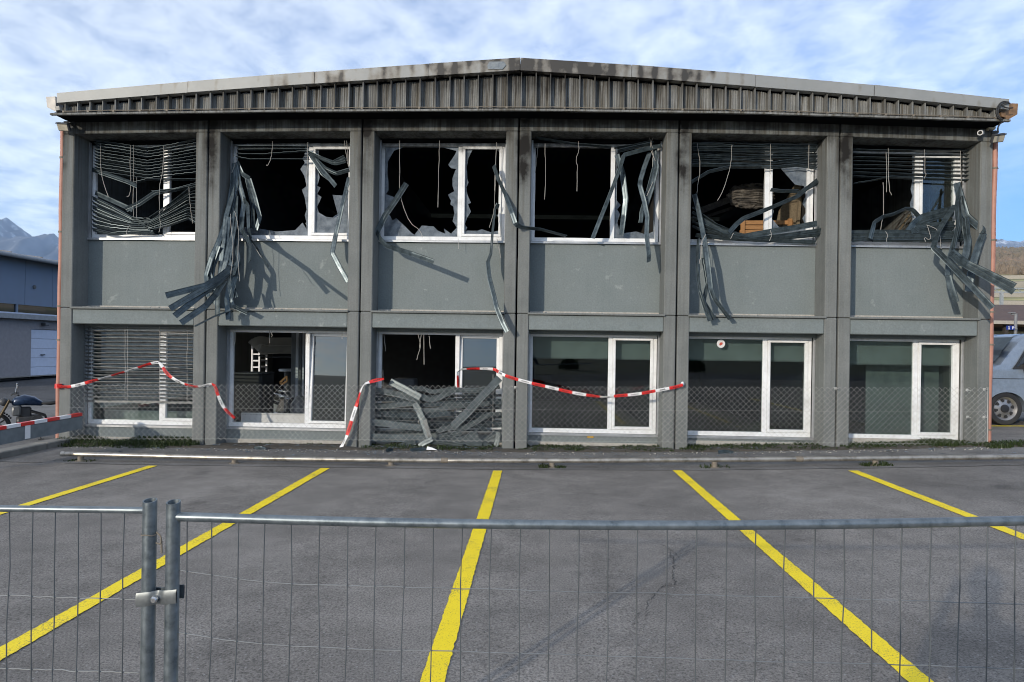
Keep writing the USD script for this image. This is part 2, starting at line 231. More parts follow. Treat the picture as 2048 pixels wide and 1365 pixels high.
DUST = plain('dust_rubble', (0.30, 0.28, 0.24), 0.95, scale=25, col2=(0.46, 0.44, 0.40), bump=0.4)
GLASS = mk('window_glass', {'f': ('fresnel', dict(IOR=1.62)), 't': ('transparent_bsdf', dict(color=(0.70, 0.76, 0.75))), 'gl': ('glossy_bsdf', dict(color=(0.95, 0.97, 1.0), roughness=0.01)), 'm': ('mix_closure', {})},
    [('f.fac', 'm.fac'), ('t.BSDF', 'm.closure1'), ('gl.BSDF', 'm.closure2')], surface='m.closure')
SHARD = mk('sooty_glass', {'g': ('geometry', {}), 'n': ('noise_texture', dict(scale=9.0, detail=5.0)), 'r': ('map_range', dict(from_min=0.35, from_max=0.65, to_min=0.38, to_max=0.66, clamp=True)), 'c': ('rgb_ramp', dict(ramp=[(0.3, (0.17, 0.20, 0.235)), (0.7, (0.25, 0.285, 0.32))])),
    't': ('transparent_bsdf', dict(color=(0.55, 0.6, 0.62))), 'd': ('principled_bsdf', dict(roughness=0.18)), 'm': ('mix_closure', {})}, [('g.position', 'n.vector'), ('n.fac', 'r.value'), ('n.fac', 'c.fac'), ('c.color', 'd.base_color'), ('r.result', 'm.fac'), ('t.BSDF', 'm.closure1'), ('d.BSDF', 'm.closure2')], surface='m.closure')
CLEARG = mk('dark_glass', {'p': ('principled_bsdf', dict(base_color=(0.012, 0.014, 0.016), roughness=0.03, specular_ior_level=0.8))}, [])
MIRG = mk('mirroring_glass', {'p': ('principled_bsdf', dict(base_color=(0.012, 0.015, 0.017), roughness=0.015, specular_ior_level=1.0, coat_weight=1.0, coat_roughness=0.01))}, [])
SLATM = plain('slat_dusty', (0.07, 0.088, 0.093), 0.42, 0.35, scale=7, col2=(0.135, 0.16, 0.166))
# ------------------------------------------------------------------ ground, lot, road
def sheet(xs, ys, lift, zf=gz):
    xs, ys = np.asarray(xs, float), np.asarray(ys, float); X, Y = np.meshgrid(xs, ys); V = np.c_[X.ravel(), Y.ravel(), (zf(X) + lift).ravel()]
    n = len(xs); F = []
    for j in range(len(ys) - 1):
        for i in range(n - 1): a = j * n + i; F += [(a, a + 1, a + n + 1), (a, a + n + 1, a + n)]
    return trimesh.Trimesh(V, F, process=False)
XN = list(np.arange(-8, 10.01, 0.5))
def xr(a, b): return [a] + [x for x in sorted(set(XN + [-30, -9, 60])) if a < x < b] + [b]
GRASSF = plain('field_grass', (0.045, 0.055, 0.025), 0.95, scale=0.3, col2=(0.10, 0.105, 0.05))
top('ground', sheet(xr(-9000, 9000), [-9000, -200, -40, -10, 0, 12, 40, 200, 9000], -0.62), GRASSF, kind='structure')
lot = thing('parking_lot', kind='structure')
part(lot, 'asphalt_surface', sheet(xr(-8.02, 34), [-11, 0, 3, 6, 9.74], 0.0), ASPH)
part(lot, 'kerbside_strip', sheet(xr(-8.02, 7.9), [9.745, 10.5, 11.2, 12.2], 0.004), PAVE)
part(lot, 'side_surface', sheet(xr(7.905, 34), [9.745, 16, 36], 0.0), ASPH)
yd = sheet(xr(-25.2, -8.31), [-11, 0, 6, 11, 14, 16, 18, 21.5], 0.0); yd.vertices[:, 2] += np.interp(yd.vertices[:, 1], [-11, 6, 13, 15, 21.5], [-.25, -.3, -.36, -.36, -.26]); part(lot, 'yard_surface', yd, PAVE)
rd = sheet(xr(-60, -8.3), [21.51, 34, 60], 0.0); rd.vertices[:, 2] += np.interp(rd.vertices[:, 1], [21.5, 34, 60], [-.26, -.08, 0]); top('road', rd, ROAD, kind='structure')
top('road', sheet([-400, -9, -5.7, -3, -0.36, 2.37, 5, 7.6, 10, 60, 400], [-20, -11.05], 0.0), ROAD, kind='structure')
for x0, y1 in ((-5.5, 9.66), (-2.985, 9.66), (-0.515, 9.65), (2.02, 9.72), (4.385, 9.55), (6.9, 9.62)):
    yl = np.arange(2.2, y1 + .01, .012); e = [(meshkit.fbm(np.c_[yl * 22, yl * 0 + x0, yl * 0 + q], 3, 3) - .5) * .014 for q in (1, 9)]; V = np.vstack([np.c_[x0 + s_ * .064 + e_, yl, gz(x0 + s_ * .064 + e_) + .006] for s_, e_ in ((-1, e[0]), (1, e[1]))]); k_ = len(yl)
    part(lot, 'parking_line', (V, [f_ for i in range(k_ - 1) for f_ in ((i, i + k_, i + k_ + 1), (i, i + k_ + 1, i + 1))]), YELLOW)
for y0 in (14.28,):
    part(lot, 'parking_line', sheet([7.95, 9, 10, 16], [y0, y0 + 0.13], 0.006), YELLOW)
# cracks in the asphalt
CRK = plain('crack_dark', (.06, .058, .055), .95)
def ground_pt(px, py):
    d = FWD + RGT * (px - 1024) / FPX - CUP * (py - 695.3) / FPX; z = 0.0
    for _ in range(4): p = EYE + d * ((z - 1.7) / d[2]); z = float(gz(p[0]))
    return p
def crack(pts, w):
    P = np.array([ground_pt(1024 + x / 2, 940 + y / 2) for x, y in pts]); t_ = np.linspace(0, 1, len(P) * 9); P = np.c_[[np.interp(t_, np.linspace(0, 1, len(P)), P[:, k]) for k in range(3)]].T
    P[:, :2] += (meshkit.fbm(np.stack([P * 25, P * 25 + 40], 0), 3, 2) - .5).T[:, :2].reshape(-1, 2)[:len(P)] * .06 if False else rng.normal(0, .008, (len(P), 2)); n_ = len(P); ww = .62 * w * rng.uniform(.25, 1.3, n_) * np.sin(np.linspace(.15, math.pi - .15, n_)); T = frames(P); N_ = np.c_[-T[:, 1], T[:, 0], T[:, 0] * 0]
    V = np.vstack([P - N_ * ww[:, None], P + N_ * ww[:, None]]); V[:, 2] = gz(V[:, 0]) + .004; part(lot, 'crack', (V, [f_ for i in range(n_ - 1) for f_ in ((i, i + n_, i + n_ + 1), (i, i + n_ + 1, i + 1))]), CRK)
for pts, w in (([(640, 250), (625, 300), (650, 370), (640, 420), (655, 460), (600, 470), (560, 510), (535, 560), (540, 600), (525, 660)], .006), ([(575, 280), (610, 310), (650, 330), (672, 360)], .0045), ([(585, 330), (630, 345), (655, 375)], .004), ([(600, 470), (640, 455)], .004), ([(535, 560), (500, 580), (480, 640)], .003), ([(-1400, 150), (-1250, 175), (-1100, 168), (-900, 190)], .004), ([(-300, 60), (-150, 75), (-20, 66)], .004), ([(1100, 40), (1250, 62), (1400, 55)], .004)): crack(pts, w)
# kerb stones on the left, one by one
kt = thing('kerb', 'low grey concrete kerb edging the lot beside the motorcycle', 'kerb', (-8.16, 8, -0.09))
ys = np.arange(3.0, 12.3, 1.0)
for y in ys: part(kt, 'kerb_stone', bx(-8.3, -8.03, y, y + 0.985, -0.3, -0.005 + rng.uniform(-.004, .004) + 0.02, 0.015), KERB)

# ------------------------------------------------------------------ the burnt office building
YF, YR = 11.66, 12.08
J = [-8.33, -5.74, -3.045, -0.345, 2.375, 5.06, 7.57]
def warp(m):
    m = m.copy(); v = np.array(m.vertices); k = np.where(v[:, 0] < -0.3, 0.08, 0.15)
    v[:, 2] -= np.where(v[:, 2] > 3.2, k * ((v[:, 0] + 0.3) / 7.8) ** 2 * (v[:, 2] - 3.2) / 2.2, 0) * (np.abs(v[:, 0]) < 12)
    m.vertices = v; return m
B = thing('office_building', 'two-storey grey concrete office block with fire-blackened windows and low gabled metal roof', 'building', (-0.38, YF, 0))
def bp(name, m, mat, smooth=False, parent=None, label=None): return part(parent or B, name, warp(cat(m) if isinstance(m, list) else m), mat, smooth, label)
def fine(m, e=0.35): 
    v, f = trimesh.remesh.subdivide_to_size(m.vertices, m.faces, e); return trimesh.Trimesh(v, f, process=False)
OP = []
for i in range(6):
    a, b = J[i] + (0.215 if i else 0.21), J[i + 1] - (0.215 if i < 5 else 0.2); OP.append((a, b))
    l, r = J[i] + (0.014 if i else 0), J[i + 1] - (0.014 if i < 5 else 0)
    for x0, x1 in ((l, a), (b, r)):
        bp('pillar', fine(bx(x0, x1, YF, YR + 0.1, -0.3, 2.275, 0.012), 0.6), CONC); bp('pillar', fine(bx(x0, x1, YF, YR + 0.1, 2.283, 5.40, 0.012), 0.4), CONC)
    bp('lintel', fine(bx(l, r, YF + 0.001, YR + 0.12, 5.402, 5.64, 0.01), 0.6), CONC)
    bp('spandrel', fine(bx(a + 0.002, b - 0.002, YF + 0.012, YR + 0.15, 2.005, 2.262, 0.012), 0.6), PANEL)
    bp('ledge', cat(bx(a - 0.02, b + 0.02, YF - 0.035, YR, 2.264, 2.30, 0.008)), CONC)
    bp('wall_panel', fine(bx(a + 0.002, b - 0.002, YR, YR + 0.16, 2.31, 3.55), 0.6), PANEL)
    du = [bx(a + 0.01, b - 0.01, YR - 0.035, YR - 0.002, 2.302, 2.345, 0.008)]
    for _ in range(16):
        x = rng.uniform(a + .1, b - .1); s = rng.uniform(.012, .04); du.append(xf(trimesh.creation.box((s * rng.uniform(1, 3), s, s * .6)), rz=rng.uniform(0, 90), loc=(x, rng.uniform(YF + .02, YR - .05), 2.305)))
    bp('debris_strip', cat(du), DUST)
    bp('base_wall', bx(a + 0.002, b - 0.002, YR - 0.02, YR + 0.18, -0.3, 0.165), PANEL)
    bp('foundation_edge', fine(bx(a + 0.01, b - 0.01, YR - 0.06, YR - 0.022, -0.3, gz((a + b) / 2) + 0.075, 0.012), .3), DUST)
for i in range(1, 6): bp('joint', bx(J[i] - 0.013, J[i] + 0.013, YF + 0.12, YF + 0.2, -0.3, 5.6), SOFF)
# floors, side walls, back wall, ceilings (dark rooms behind the windows)
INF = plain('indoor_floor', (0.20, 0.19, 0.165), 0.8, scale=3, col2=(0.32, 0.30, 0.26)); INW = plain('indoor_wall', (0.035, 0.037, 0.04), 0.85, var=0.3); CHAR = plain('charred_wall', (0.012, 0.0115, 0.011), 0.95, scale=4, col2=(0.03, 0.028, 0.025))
bp('plinth', bx(-8.33, -8.2, YF + .01, 26, -.9, -.301), CONC); bp('ground_floor', bx(-8.2, 7.45, YR + 0.2, 21, 0.0, 0.10), INF)
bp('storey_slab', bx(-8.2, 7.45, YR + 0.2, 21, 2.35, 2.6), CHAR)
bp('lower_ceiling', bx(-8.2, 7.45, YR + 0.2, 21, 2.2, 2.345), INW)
bp('side_wall', bx(-8.33, -8.2, YR + 0.1, 26, 2.2, 5.62), CONC); bp('side_wall', bx(-8.33, -8.2, YR + 0.1, 26, -0.3, 0.45), CONC); bp('side_wall', bx(-8.33, -8.2, YR + 0.1, 12.6, 0.451, 2.199), CONC); bp('side_wall', bx(-8.33, -8.2, 18.2, 26, 0.451, 2.199), CONC); bp('side_wall', bx(7.45, 7.57, YR + 0.1, 26, -0.3, 5.62), CONC)
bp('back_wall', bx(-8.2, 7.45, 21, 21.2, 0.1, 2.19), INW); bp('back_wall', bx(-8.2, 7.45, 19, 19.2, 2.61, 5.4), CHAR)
for i, x in enumerate(J[1:6]):
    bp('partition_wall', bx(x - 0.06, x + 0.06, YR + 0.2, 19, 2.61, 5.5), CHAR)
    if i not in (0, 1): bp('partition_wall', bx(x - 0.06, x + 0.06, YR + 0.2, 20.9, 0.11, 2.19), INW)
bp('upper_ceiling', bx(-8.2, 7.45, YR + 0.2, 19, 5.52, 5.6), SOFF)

# windows: two-part frames; the panes sit in them whole, broken or not at all
def zpoly(pts, org, s, Y): return Polygon([tuple(at(org[0] + x / s, org[1] + y / s, Y)[[0, 2]]) for x, y in pts]).buffer(0)
Z1, Z2, Z3, Z4, Z5, Z6 = [((o, 100), 3.4121) for o in (0, 400, 700, 1000, 1300, 1536)]
HOLE = {
 ('u', 1, 0): (Z2, [(260,660),(255,1200),(330,1215),(400,1220),(520,1240),(600,1235),(650,1230),(700,1180),(728,1225),(725,1170),(715,1130),(728,1090),(715,1010),(695,955),(728,930),(712,860),(685,815),(715,770),(700,740),(715,720),(715,650)]),
 ('u', 1, 1): (Z2, [(810,680),(810,760),(805,830),(818,870),(800,930),(822,940),(800,985),(830,1005),(800,1070),(810,1110),(860,1140),(915,1145),(945,1140),(905,990),(980,995),(1018,940),(1018,680)]),
 ('u', 2, 0): (Z3, [(300,690),(260,760),(255,840),(262,900),(262,960),(245,985),(300,1005),(290,1050),(230,1110),(272,1130),(290,1165),(315,1150),(360,1190),(420,1250),(440,1262),(490,1200),(570,1205),(600,1235),(650,1255),(640,1220),(690,1255),(728,1215),(715,1190),(700,1170),(712,1120),(705,1070),(685,1055),(690,1030),(668,990),(712,965),(700,930),(698,880),(720,820),(728,815),(690,808),(670,785),(720,710),(726,690),(640,668),(500,665),(380,660)]),
 ('u', 2, 1): (Z3, [(835,685),(808,740),(798,800),(800,880),(808,905),(795,940),(800,985),(825,1045),(805,1055),(825,1105),(800,1145),(785,1190),(800,1215),(790,1235),(870,1235),(900,1225),(960,1245),(1010,1235),(1030,1160),(1000,1130),(1030,1110),(1010,1070),(1020,900),(1030,760),(1015,690),(930,672)]),
 ('u', 3, 1): (Z4, [(800,640),(798,1030),(825,1060),(800,1090),(818,1120),(800,1180),(822,1255),(930,1240),(1000,1262),(1045,1240),(1060,640)]),
 ('u', 4, 1): (Z5, [(830,600),(900,820),(990,920),(1050,930),(1060,1000),(1040,1050),(1070,1100),(1040,1150),(1060,1200),(880,1210),(830,1150),(845,1100),(815,1040),(832,980),(820,900),(820,600)]),
 ('u', 5, 0): (Z6, [(560,600),(560,1310),(985,1310),(975,1200),(985,1150),(968,1050),(985,1000),(973,950),(985,900),(985,600)])}
GONE = {('u', 0, 0), ('u', 0, 1), ('u', 3, 0), ('u', 4, 0), ('l', 1, 0), ('l', 2, 0)}
def ring(x0, x1, z0, z1, w, y0, y1, wb=None):
    wb = wb or w
    return cat(bx(x0, x0 + w, y0, y1, z0 + wb, z1 - w, .006), bx(x1 - w, x1, y0, y1, z0 + wb, z1 - w, .006), bx(x0, x1, y0, y1, z0, z0 + wb, .006), bx(x0, x1, y0, y1, z1 - w, z1, .006))
LW = {'u': 'fire-damaged white window with broken panes', 'l': None}
for lev in 'ul':
    for i, (a, b) in enumerate(OP):
        z0, z1 = (3.585, 5.335) if lev == 'u' else (0.205, 1.965)
        y0 = YR + (0.05 if lev == 'u' else 0.02); y1 = y0 + 0.075
        xm = a + 1.435 * (b - a) / 2.27; Yp = y0 + 0.045
        w = bp('window', ring(a + 0.012, b - 0.03, z0, z1, 0.062, y0, y1, 0.075), WHITE)
        bp('mullion', bx(xm - 0.038, xm + 0.038, y0 + 0.006, y1, z0 + 0.075, z1 - 0.062, .006), WHITE, parent=w)
        sx0, sx1, sz0, sz1 = xm + 0.040, b - 0.094, z0 + 0.078, z1 - 0.064
        sash = ring(sx0, sx1, sz0, sz1, 0.048, y0 - 0.012, y1 - 0.02); tilt = lev == 'l' and i in (1, 2)
        def tl(m):
            if not tilt: return m
            m = m.copy(); m.apply_transform(trimesh.transformations.rotation_matrix(math.radians((0, -3.4, -2.9)[i]), (1, 0, 0), (0, y1 - .02, sz0))); return m
        if not (lev == 'u' and i == 3): bp('sash', tl(sash), WHITE, parent=w)
        bp('guide_rail', bx(a + 0.002, a + 0.03, y0 - 0.08, y0 - 0.035, z0, z1 + .03), ALU, parent=w); bp('guide_rail', bx(b - 0.028, b - 0.002, y0 - 0.08, y0 - 0.035, z0, z1 + .03), ALU, parent=w)
        bp('sill', cat(bx(a + 0.004, b - 0.004, YR - 0.05, y0 + 0.02, z0 - 0.022, z0 - 0.004, .004), bx(a + 0.004, b - 0.004, YR - 0.05, YR - 0.042, z0 - 0.042, z0 - 0.02)), ALU, parent=w)
        if lev == 'u': bp('blind_box', bx(a + 0.003, b - 0.003, YR + 0.005, YR + 0.14, 5.34, 5.401), SOFF, parent=w)
        else: bp('blind_box', bx(a + 0.003, b - 0.003, YR - 0.10, YR + 0.01, 1.945, 2.004), PANEL, parent=w)
        for side, (p0, p1, q0, q1) in enumerate(((a + 0.074, xm - 0.038, z0 + 0.075, z1 - 0.062), (sx0 + 0.048, sx1 - 0.048, sz0 + 0.048, sz1 - 0.048))):
            if lev == 'u' and i == 3 and side: p0, p1, q0, q1 = sx0, sx1 + .03, sz0, sz1
            if (lev, i, side) in GONE: continue
            pane = sbox(p0 - .006, q0 - .006, p1 + .006, q1 + .006)
            h = HOLE.get((lev, i, side))
            if h:
                rest = pane.difference(zpoly(h[1], h[0][0], h[0][1], Yp))
                for k, g in enumerate(getattr(rest, 'geoms', [rest])):
                    if g.area > 2e-4: part(w, 'glass_shard', prism(g.simplify(0.002), Yp - 0.002 + .003 * k * 0, Yp + 0.003), SHARD)
            else:
                m = prism(pane, Yp - 0.003, Yp + 0.003)
                m = tl(m) if side else m
                bp('pane', m, MIRG if tilt and side else GLASS, parent=w)

# roof edge: soffit, cladding panels between fins, edge trim, drip rail, gutters
YC = 11.26
DX = [-8.2, -4.25, -0.32, 3.43, 7.51]; DZ = [5.515, 5.58, 5.61, 5.57, 5.455]
TX = [-8.14, -6.2, -4.26, -2.3, -0.33, 1.55, 3.42, 5.5, 7.53]; TZ = [5.875, 6.045, 6.20, 6.34, 6.47, 6.35, 6.20, 6.02, 5.80]
TH = [0.165, 0.18, 0.195, 0.2, 0.205, 0.2, 0.195, 0.18, 0.165]
def dz(x): return np.interp(x, DX, DZ)
def tz(x): return np.interp(x, TX, TZ)
def th(x): return np.interp(x, TX, TH)
def band(xs, zlo, zhi, y0, y1):
    """a strip along x with a changing height"""
    xs = np.asarray(xs, float); n = len(xs); lo, hi = zlo(xs), zhi(xs)
    V = np.vstack([np.c_[xs, np.full(n, y0), lo], np.c_[xs, np.full(n, y0), hi], np.c_[xs, np.full(n, y1), hi], np.c_[xs, np.full(n, y1), lo]]); F = []
    for i in range(n - 1):
        for k in range(4): a, b_ = k * n + i, ((k + 1) % 4) * n + i; F += [(a, a + 1, b_ + 1), (a, b_ + 1, b_)]
    F += [(0, n, 2 * n), (0, 2 * n, 3 * n), (n - 1, 3 * n - 1, 2 * n - 1), (n - 1, 4 * n - 1, 3 * n - 1)]
    return trimesh.Trimesh(V, F, process=False)
xs9 = np.linspace(-8.2, 7.51, 33)
part(B, 'soffit', band(xs9, lambda x: dz(x) + 0.006, lambda x: dz(x) + 0.05, YC + 0.012, YR + 0.3), SOFF)
part(B, 'drip_edge', band(np.linspace(-8.24, 7.55, 33), lambda x: dz(x) - 0.012, lambda x: dz(x) + 0.018, YC - 0.045, YC + 0.01), CLAD)
segs = [-8.14, -5.9, -3.75, -1.85, -0.33, 1.5, 3.5, 5.4, 7.53]
for k in range(8):
    x = np.linspace(segs[k] + 0.004, segs[k + 1] - 0.004, 9); off = 0.008 * (k % 2)
    part(B, 'roof_edge_trim', cat(band(x, lambda t: tz(t) - th(t), tz, YC - 0.03 - off, YC - 0.02 - off), band(x, lambda t: tz(t) - 0.014, lambda t: tz(t) + 0.0, YC - 0.02 - off, YC + 0.3), band(x, lambda t: tz(t) - th(t), lambda t: tz(t) - th(t) + .012, YC - 0.02 - off, YC + 0.10)), TRIM)
part(B, 'roof_edge_patch', prism(affinity.rotate(Polygon([(-0.86, 6.275), (-0.62, 6.27), (-0.56, 6.34), (-0.6, 6.40), (-0.84, 6.395), (-0.87, 6.33)]), 0), YC - 0.05, YC - 0.04), GALVL, label='silvery bare patch on the blackened roof edge')
fl = [v / 2 for v in (263,313,362,413,463,517,568,627,675,732,786,842,894,950,1004,1059,1114,1170,1227,1283,1338,1395,1452,1508,1564,1622,1680,1740,1798,1855,1912,1970,2028)] + [1024 + v / 2 for v in (36,95,152,211,269,330,387,446,503,562,622,680,737,796,854,912,970,1030,1086,1143,1200,1258,1315,1376,1430,1490,1543,1600,1650,1710,1763,1818,1873,1928)]
FX = [at(p, 215, YC + 0.03)[0] for p in fl]
for x in FX:
    zt = tz(x) - th(x) + 0.02
    part(B, 'fin', cat(bx(x - 0.008, x + 0.008, YC + 0.015, YC + 0.12, dz(x) + 0.02, zt), bx(x - 0.008, x + 0.010, YC + 0.010, YC + 0.0145, dz(x) + 0.02, zt)), CLAD)
edges = [-8.14] + FX + [7.5]
for k in range(len(edges) - 1):
    x0, x1 = edges[k] + 0.01, edges[k + 1] - 0.01; n = max(int((x1 - x0) / 0.009), 6); xx = np.linspace(x0, x1, n)
    ph = np.arange(n) % 4; yy = YC + 0.105 + np.where(ph < 2, 0, 0.007) + rng.normal(0, .004)
    zb = dz(xx) + 0.03; zt = tz(xx) - th(xx) - 0.012 - 0.02 * meshkit.noise(np.c_[xx * 9, xx * 0, xx * 0]) - 0.02 * (((xx - x0) / (x1 - x0) - .5) * 2) ** 2
    zt = np.maximum(zt, zb + .02); bow = 0.012 * np.sin((xx - x0) / (x1 - x0) * math.pi) * rng.uniform(-1, 1)
    V = np.vstack([np.c_[xx, yy, zb], np.c_[xx, yy + bow, (zb + zt) / 2], np.c_[xx, yy + bow * 2, zt], np.c_[xx, yy + 0.03, zt], np.c_[xx, yy * 0 + YC + 0.17, zt - .01]]); F = []
    for r_ in range(4):
        for i in range(n - 1): a = r_ * n + i; F += [(a, a + 1, a + n + 1), (a, a + n + 1, a + n)]
    part(B, 'cladding_panel', (V, F), CLAD)
part(B, 'cladding_backing', band(xs9, lambda x: dz(x) + 0.05, lambda x: np.maximum(tz(x) - 0.03, dz(x) + .08), YC + 0.22, YC + 0.30), SOFF)
cx = np.linspace(-8.02, 7.35, 40)
part(B, 'conductor_rod', tube(np.c_[cx, np.full(40, YC - 0.02), dz(cx) + 0.055 + 0.004 * np.sin(cx * 5)], 0.007, 6), RUSTY, True)
for x in FX[::2]: part(B, 'rod_clip', bx(x - 0.02, x + 0.012, YC - 0.03, YC + 0.02, dz(x) + 0.03, dz(x) + 0.062), RUSTY)
rz_ = lambda x: tz(x) - 0.05
part(B, 'roof', cat(band(np.linspace(-8.1, -0.33, 9), lambda x: tz(x) - 0.06, lambda x: tz(x) - 0.02, YC + 0.31, 26), band(np.linspace(-0.33, 7.5, 9), lambda x: tz(x) - 0.06, lambda x: tz(x) - 0.02, YC + 0.31, 26)), ROAD)
# gutters with end boxes, downpipes
def gut(x0, x1, z0, z1): return yz_prism([(0, 0), (1, 0), (1, 1), (0, 1)], 0, 1)
GW = plain('gutter_white', (0.17, 0.165, 0.16), 0.5, 0.3, scale=6, col2=(0.32, 0.31, 0.30)); GB = plain('gutter_burnt', (0.09, 0.06, 0.035), 0.6, 0.3, scale=7, col2=(0.33, 0.19, 0.10))
def outline(pts, Y, y0, y1): return prism(Polygon([tuple(at(x, y, Y)[[0, 2]]) for x, y in pts]), y0, y1)
part(B, 'gutter', outline([(93.5,195),(112,194),(114,225),(108,222),(96,216)], YC + .1, YC + 0.08, 25), GW)
part(B, 'gutter', outline([(2008,207),(2034.5,208.5),(2033,230),(2018,239),(2006,240)], YC + .1, YC + 0.08, 25), GB)
part(B, 'gutter_bracket', outline([(111,214),(119.5,213),(121,221),(113,222)], YC, YC - 0.02, YC + 0.05), DUST)
part(B, 'gutter_bracket', outline([(2000,226),(2010,227),(2009,236),(2002,234)], YC, YC - 0.02, YC + 0.05), GB)
def pipe(px0, py0, px1, py1, Y, lab):
    p, q = at(px0, py0, Y), at(px1, py1, Y); q = q + (q - p) * .09; pts = np.linspace(p, q, 14); pts[:, 0] += 0.006 * np.sin(np.arange(14) * 1.7)
    d = part(B, 'downpipe', tube(pts, 0.042, 14), COPPER, 40, label=lab)
    for k in (0.08, 0.3, 0.52, 0.62, 0.88):
        c = p + (q - p) * k; part(d, 'pipe_bracket', cat(tube([c - [0, 0, .014], c + [0, 0, .014]], 0.049, 14), bx(c[0] + .03, c[0] + .07, c[1], c[1] + .06, c[2] - .01, c[2] + .01)), RUSTY, 40)
pipe(126, 262, 116, 881, YF + 0.06, 'salmon downpipe on the left corner'); pipe(1990, 285, 1976, 884, YF + 0.06, 'salmon downpipe on the right corner')

# ------------------------------------------------------------------ neighbours of the facade: lamps, camera, boxes
LENS = plain('lamp_lens', (0.42, 0.38, 0.30), 0.35, var=0.2); DKM = plain('dark_casing', (0.05, 0.053, 0.058), 0.5, var=0.2); CREAM = plain('cream_plastic', (0.50, 0.44, 0.31), 0.5)
def flood(cx, cy, rz, lab, roll):
    c = at(cx, cy, YF - 0.16); t = thing('floodlight', lab, 'floodlight', c)
    R = trimesh.transformations.euler_matrix(math.radians(28), math.radians(roll), math.radians(rz))
    def pl(m): m = m.copy(); m.apply_transform(R); m.apply_translation(c); return m
    part(t, 'housing', pl(cat(bx(-.115, .115, -.03, .03, -.065, .065, .012), bx(-.12, .12, -.045, .02, .055, .075, .006), bx(-.05, .05, .02, .08, -.03, .05, .01))), DKM)
    part(t, 'lens', pl(bx(-.10, .10, -.036, -.028, -.052, .048, .002)), LENS)
    part(t, 'bracket', cat(beam(c + [0.02, .03, .06], c + [0.05, .18, .13], .05, .03), bx(c[0] + .0, c[0] + .09, YF - .03, YF - .001, c[2] + .08, c[2] + .17)), DKM)
flood(128, 254.5, -8, 'rectangular floodlight under the left end of the eave', 6)
flood(1995, 277, 12, 'rectangular floodlight under the right end of the eave', -9)
c = at(1961, 265, YF - .12); t = thing('security_camera', 'white bullet security camera on the lintel above the rightmost window', 'camera', c)
d = np.array([-0.55, -0.75, -0.33]); d /= np.linalg.norm(d)
part(t, 'body', tube([c - d * .085, c - d * .08, c + d * .06, c + d * .075], [.015, .036, .042, .042], 16), TWHITE, 40)
part(t, 'lens', tube([c + d * .07, c + d * .078], [.030, .028], 16), CLEARG, 40); part(t, 'arm', cat(tube([c - d * .07, c - d * .11 + [.02, .02, 0]], .012, 8), bx(c[0] + .02, c[0] + .10, YF - .06, YF - .001, c[2] - .01, c[2] + .05)), TWHITE)
c = at(1982, 254.5, YF - .05); t = thing('junction_box', 'small cream junction box beside the security camera', 'junction box', c)
part(t, 'cover', bx(c[0] - .055, c[0] + .055, YF - .09, YF - .001, c[2] - .05, c[2] + .055, .008), CREAM); part(t, 'cable_gland', tube([c + [-.03, -.02, -.05], c + [-.03, -.02, -.075]], .011, 8), DKM)
t = thing('loose_cables', 'black loop of loose cables hanging off the right roof corner', 'cables', at(1998, 210, YC - .08))
for k, pts in enumerate(([(2018,205),(2004,203),(1996,212),(1992,222),(1995,234),(2001,240)], [(2020,207),(2008,206),(1998,214),(1995,224),(1999,236),(2006,240)], [(2003,208),(2008,215),(2018,217),(2026,216)], [(2010,243),(2003,246),(1998,250),(1995,258),(1997,266)])):
    P = np.array([at(x, y, YC - .07 - .01 * k) for x, y in pts]); part(t, 'cable', tube(chaikin(P, 2), .011, 6), BLACK, True)
c = at(1181, 873, YR - .05); t = top('gas_marker', bx(c[0] - .055, c[0] + .055, YR - .035, YR - .021, c[2] - .032, c[2] + .03, .003), plain('yellow_plate', (.62, .36, .03), .5), 'small orange-yellow plate on the wall below the fourth window', 'marker plate')
c = at(1442, 688, YR + .05); t = thing('window_sticker', 'round white sticker with a red emblem on the fifth ground-floor window', 'sticker', c)
part(t, 'disc', prism(Polygon([(c[0] + .072 * math.cos(a), c[2] + .072 * math.sin(a)) for a in np.linspace(0, 2 * math.pi, 32)[:-1]]), YR + .052, YR + .0545), TWHITE)
em = [(-.7,-.5),(-.2,-.45),(-.1,-.7),(.1,-.35),(.5,-.4),(.35,-.05),(.75,.2),(.4,.3),(.45,.65),(.1,.4),(-.15,.6),(-.2,.25),(-.6,.3),(-.35,0)]
part(t, 'emblem', prism(Polygon([(c[0] + .055 * x, c[2] + .055 * y) for x, y in em]), YR + .0495, YR + .0518), plain('sticker_red', (.55, .08, .05), .5))
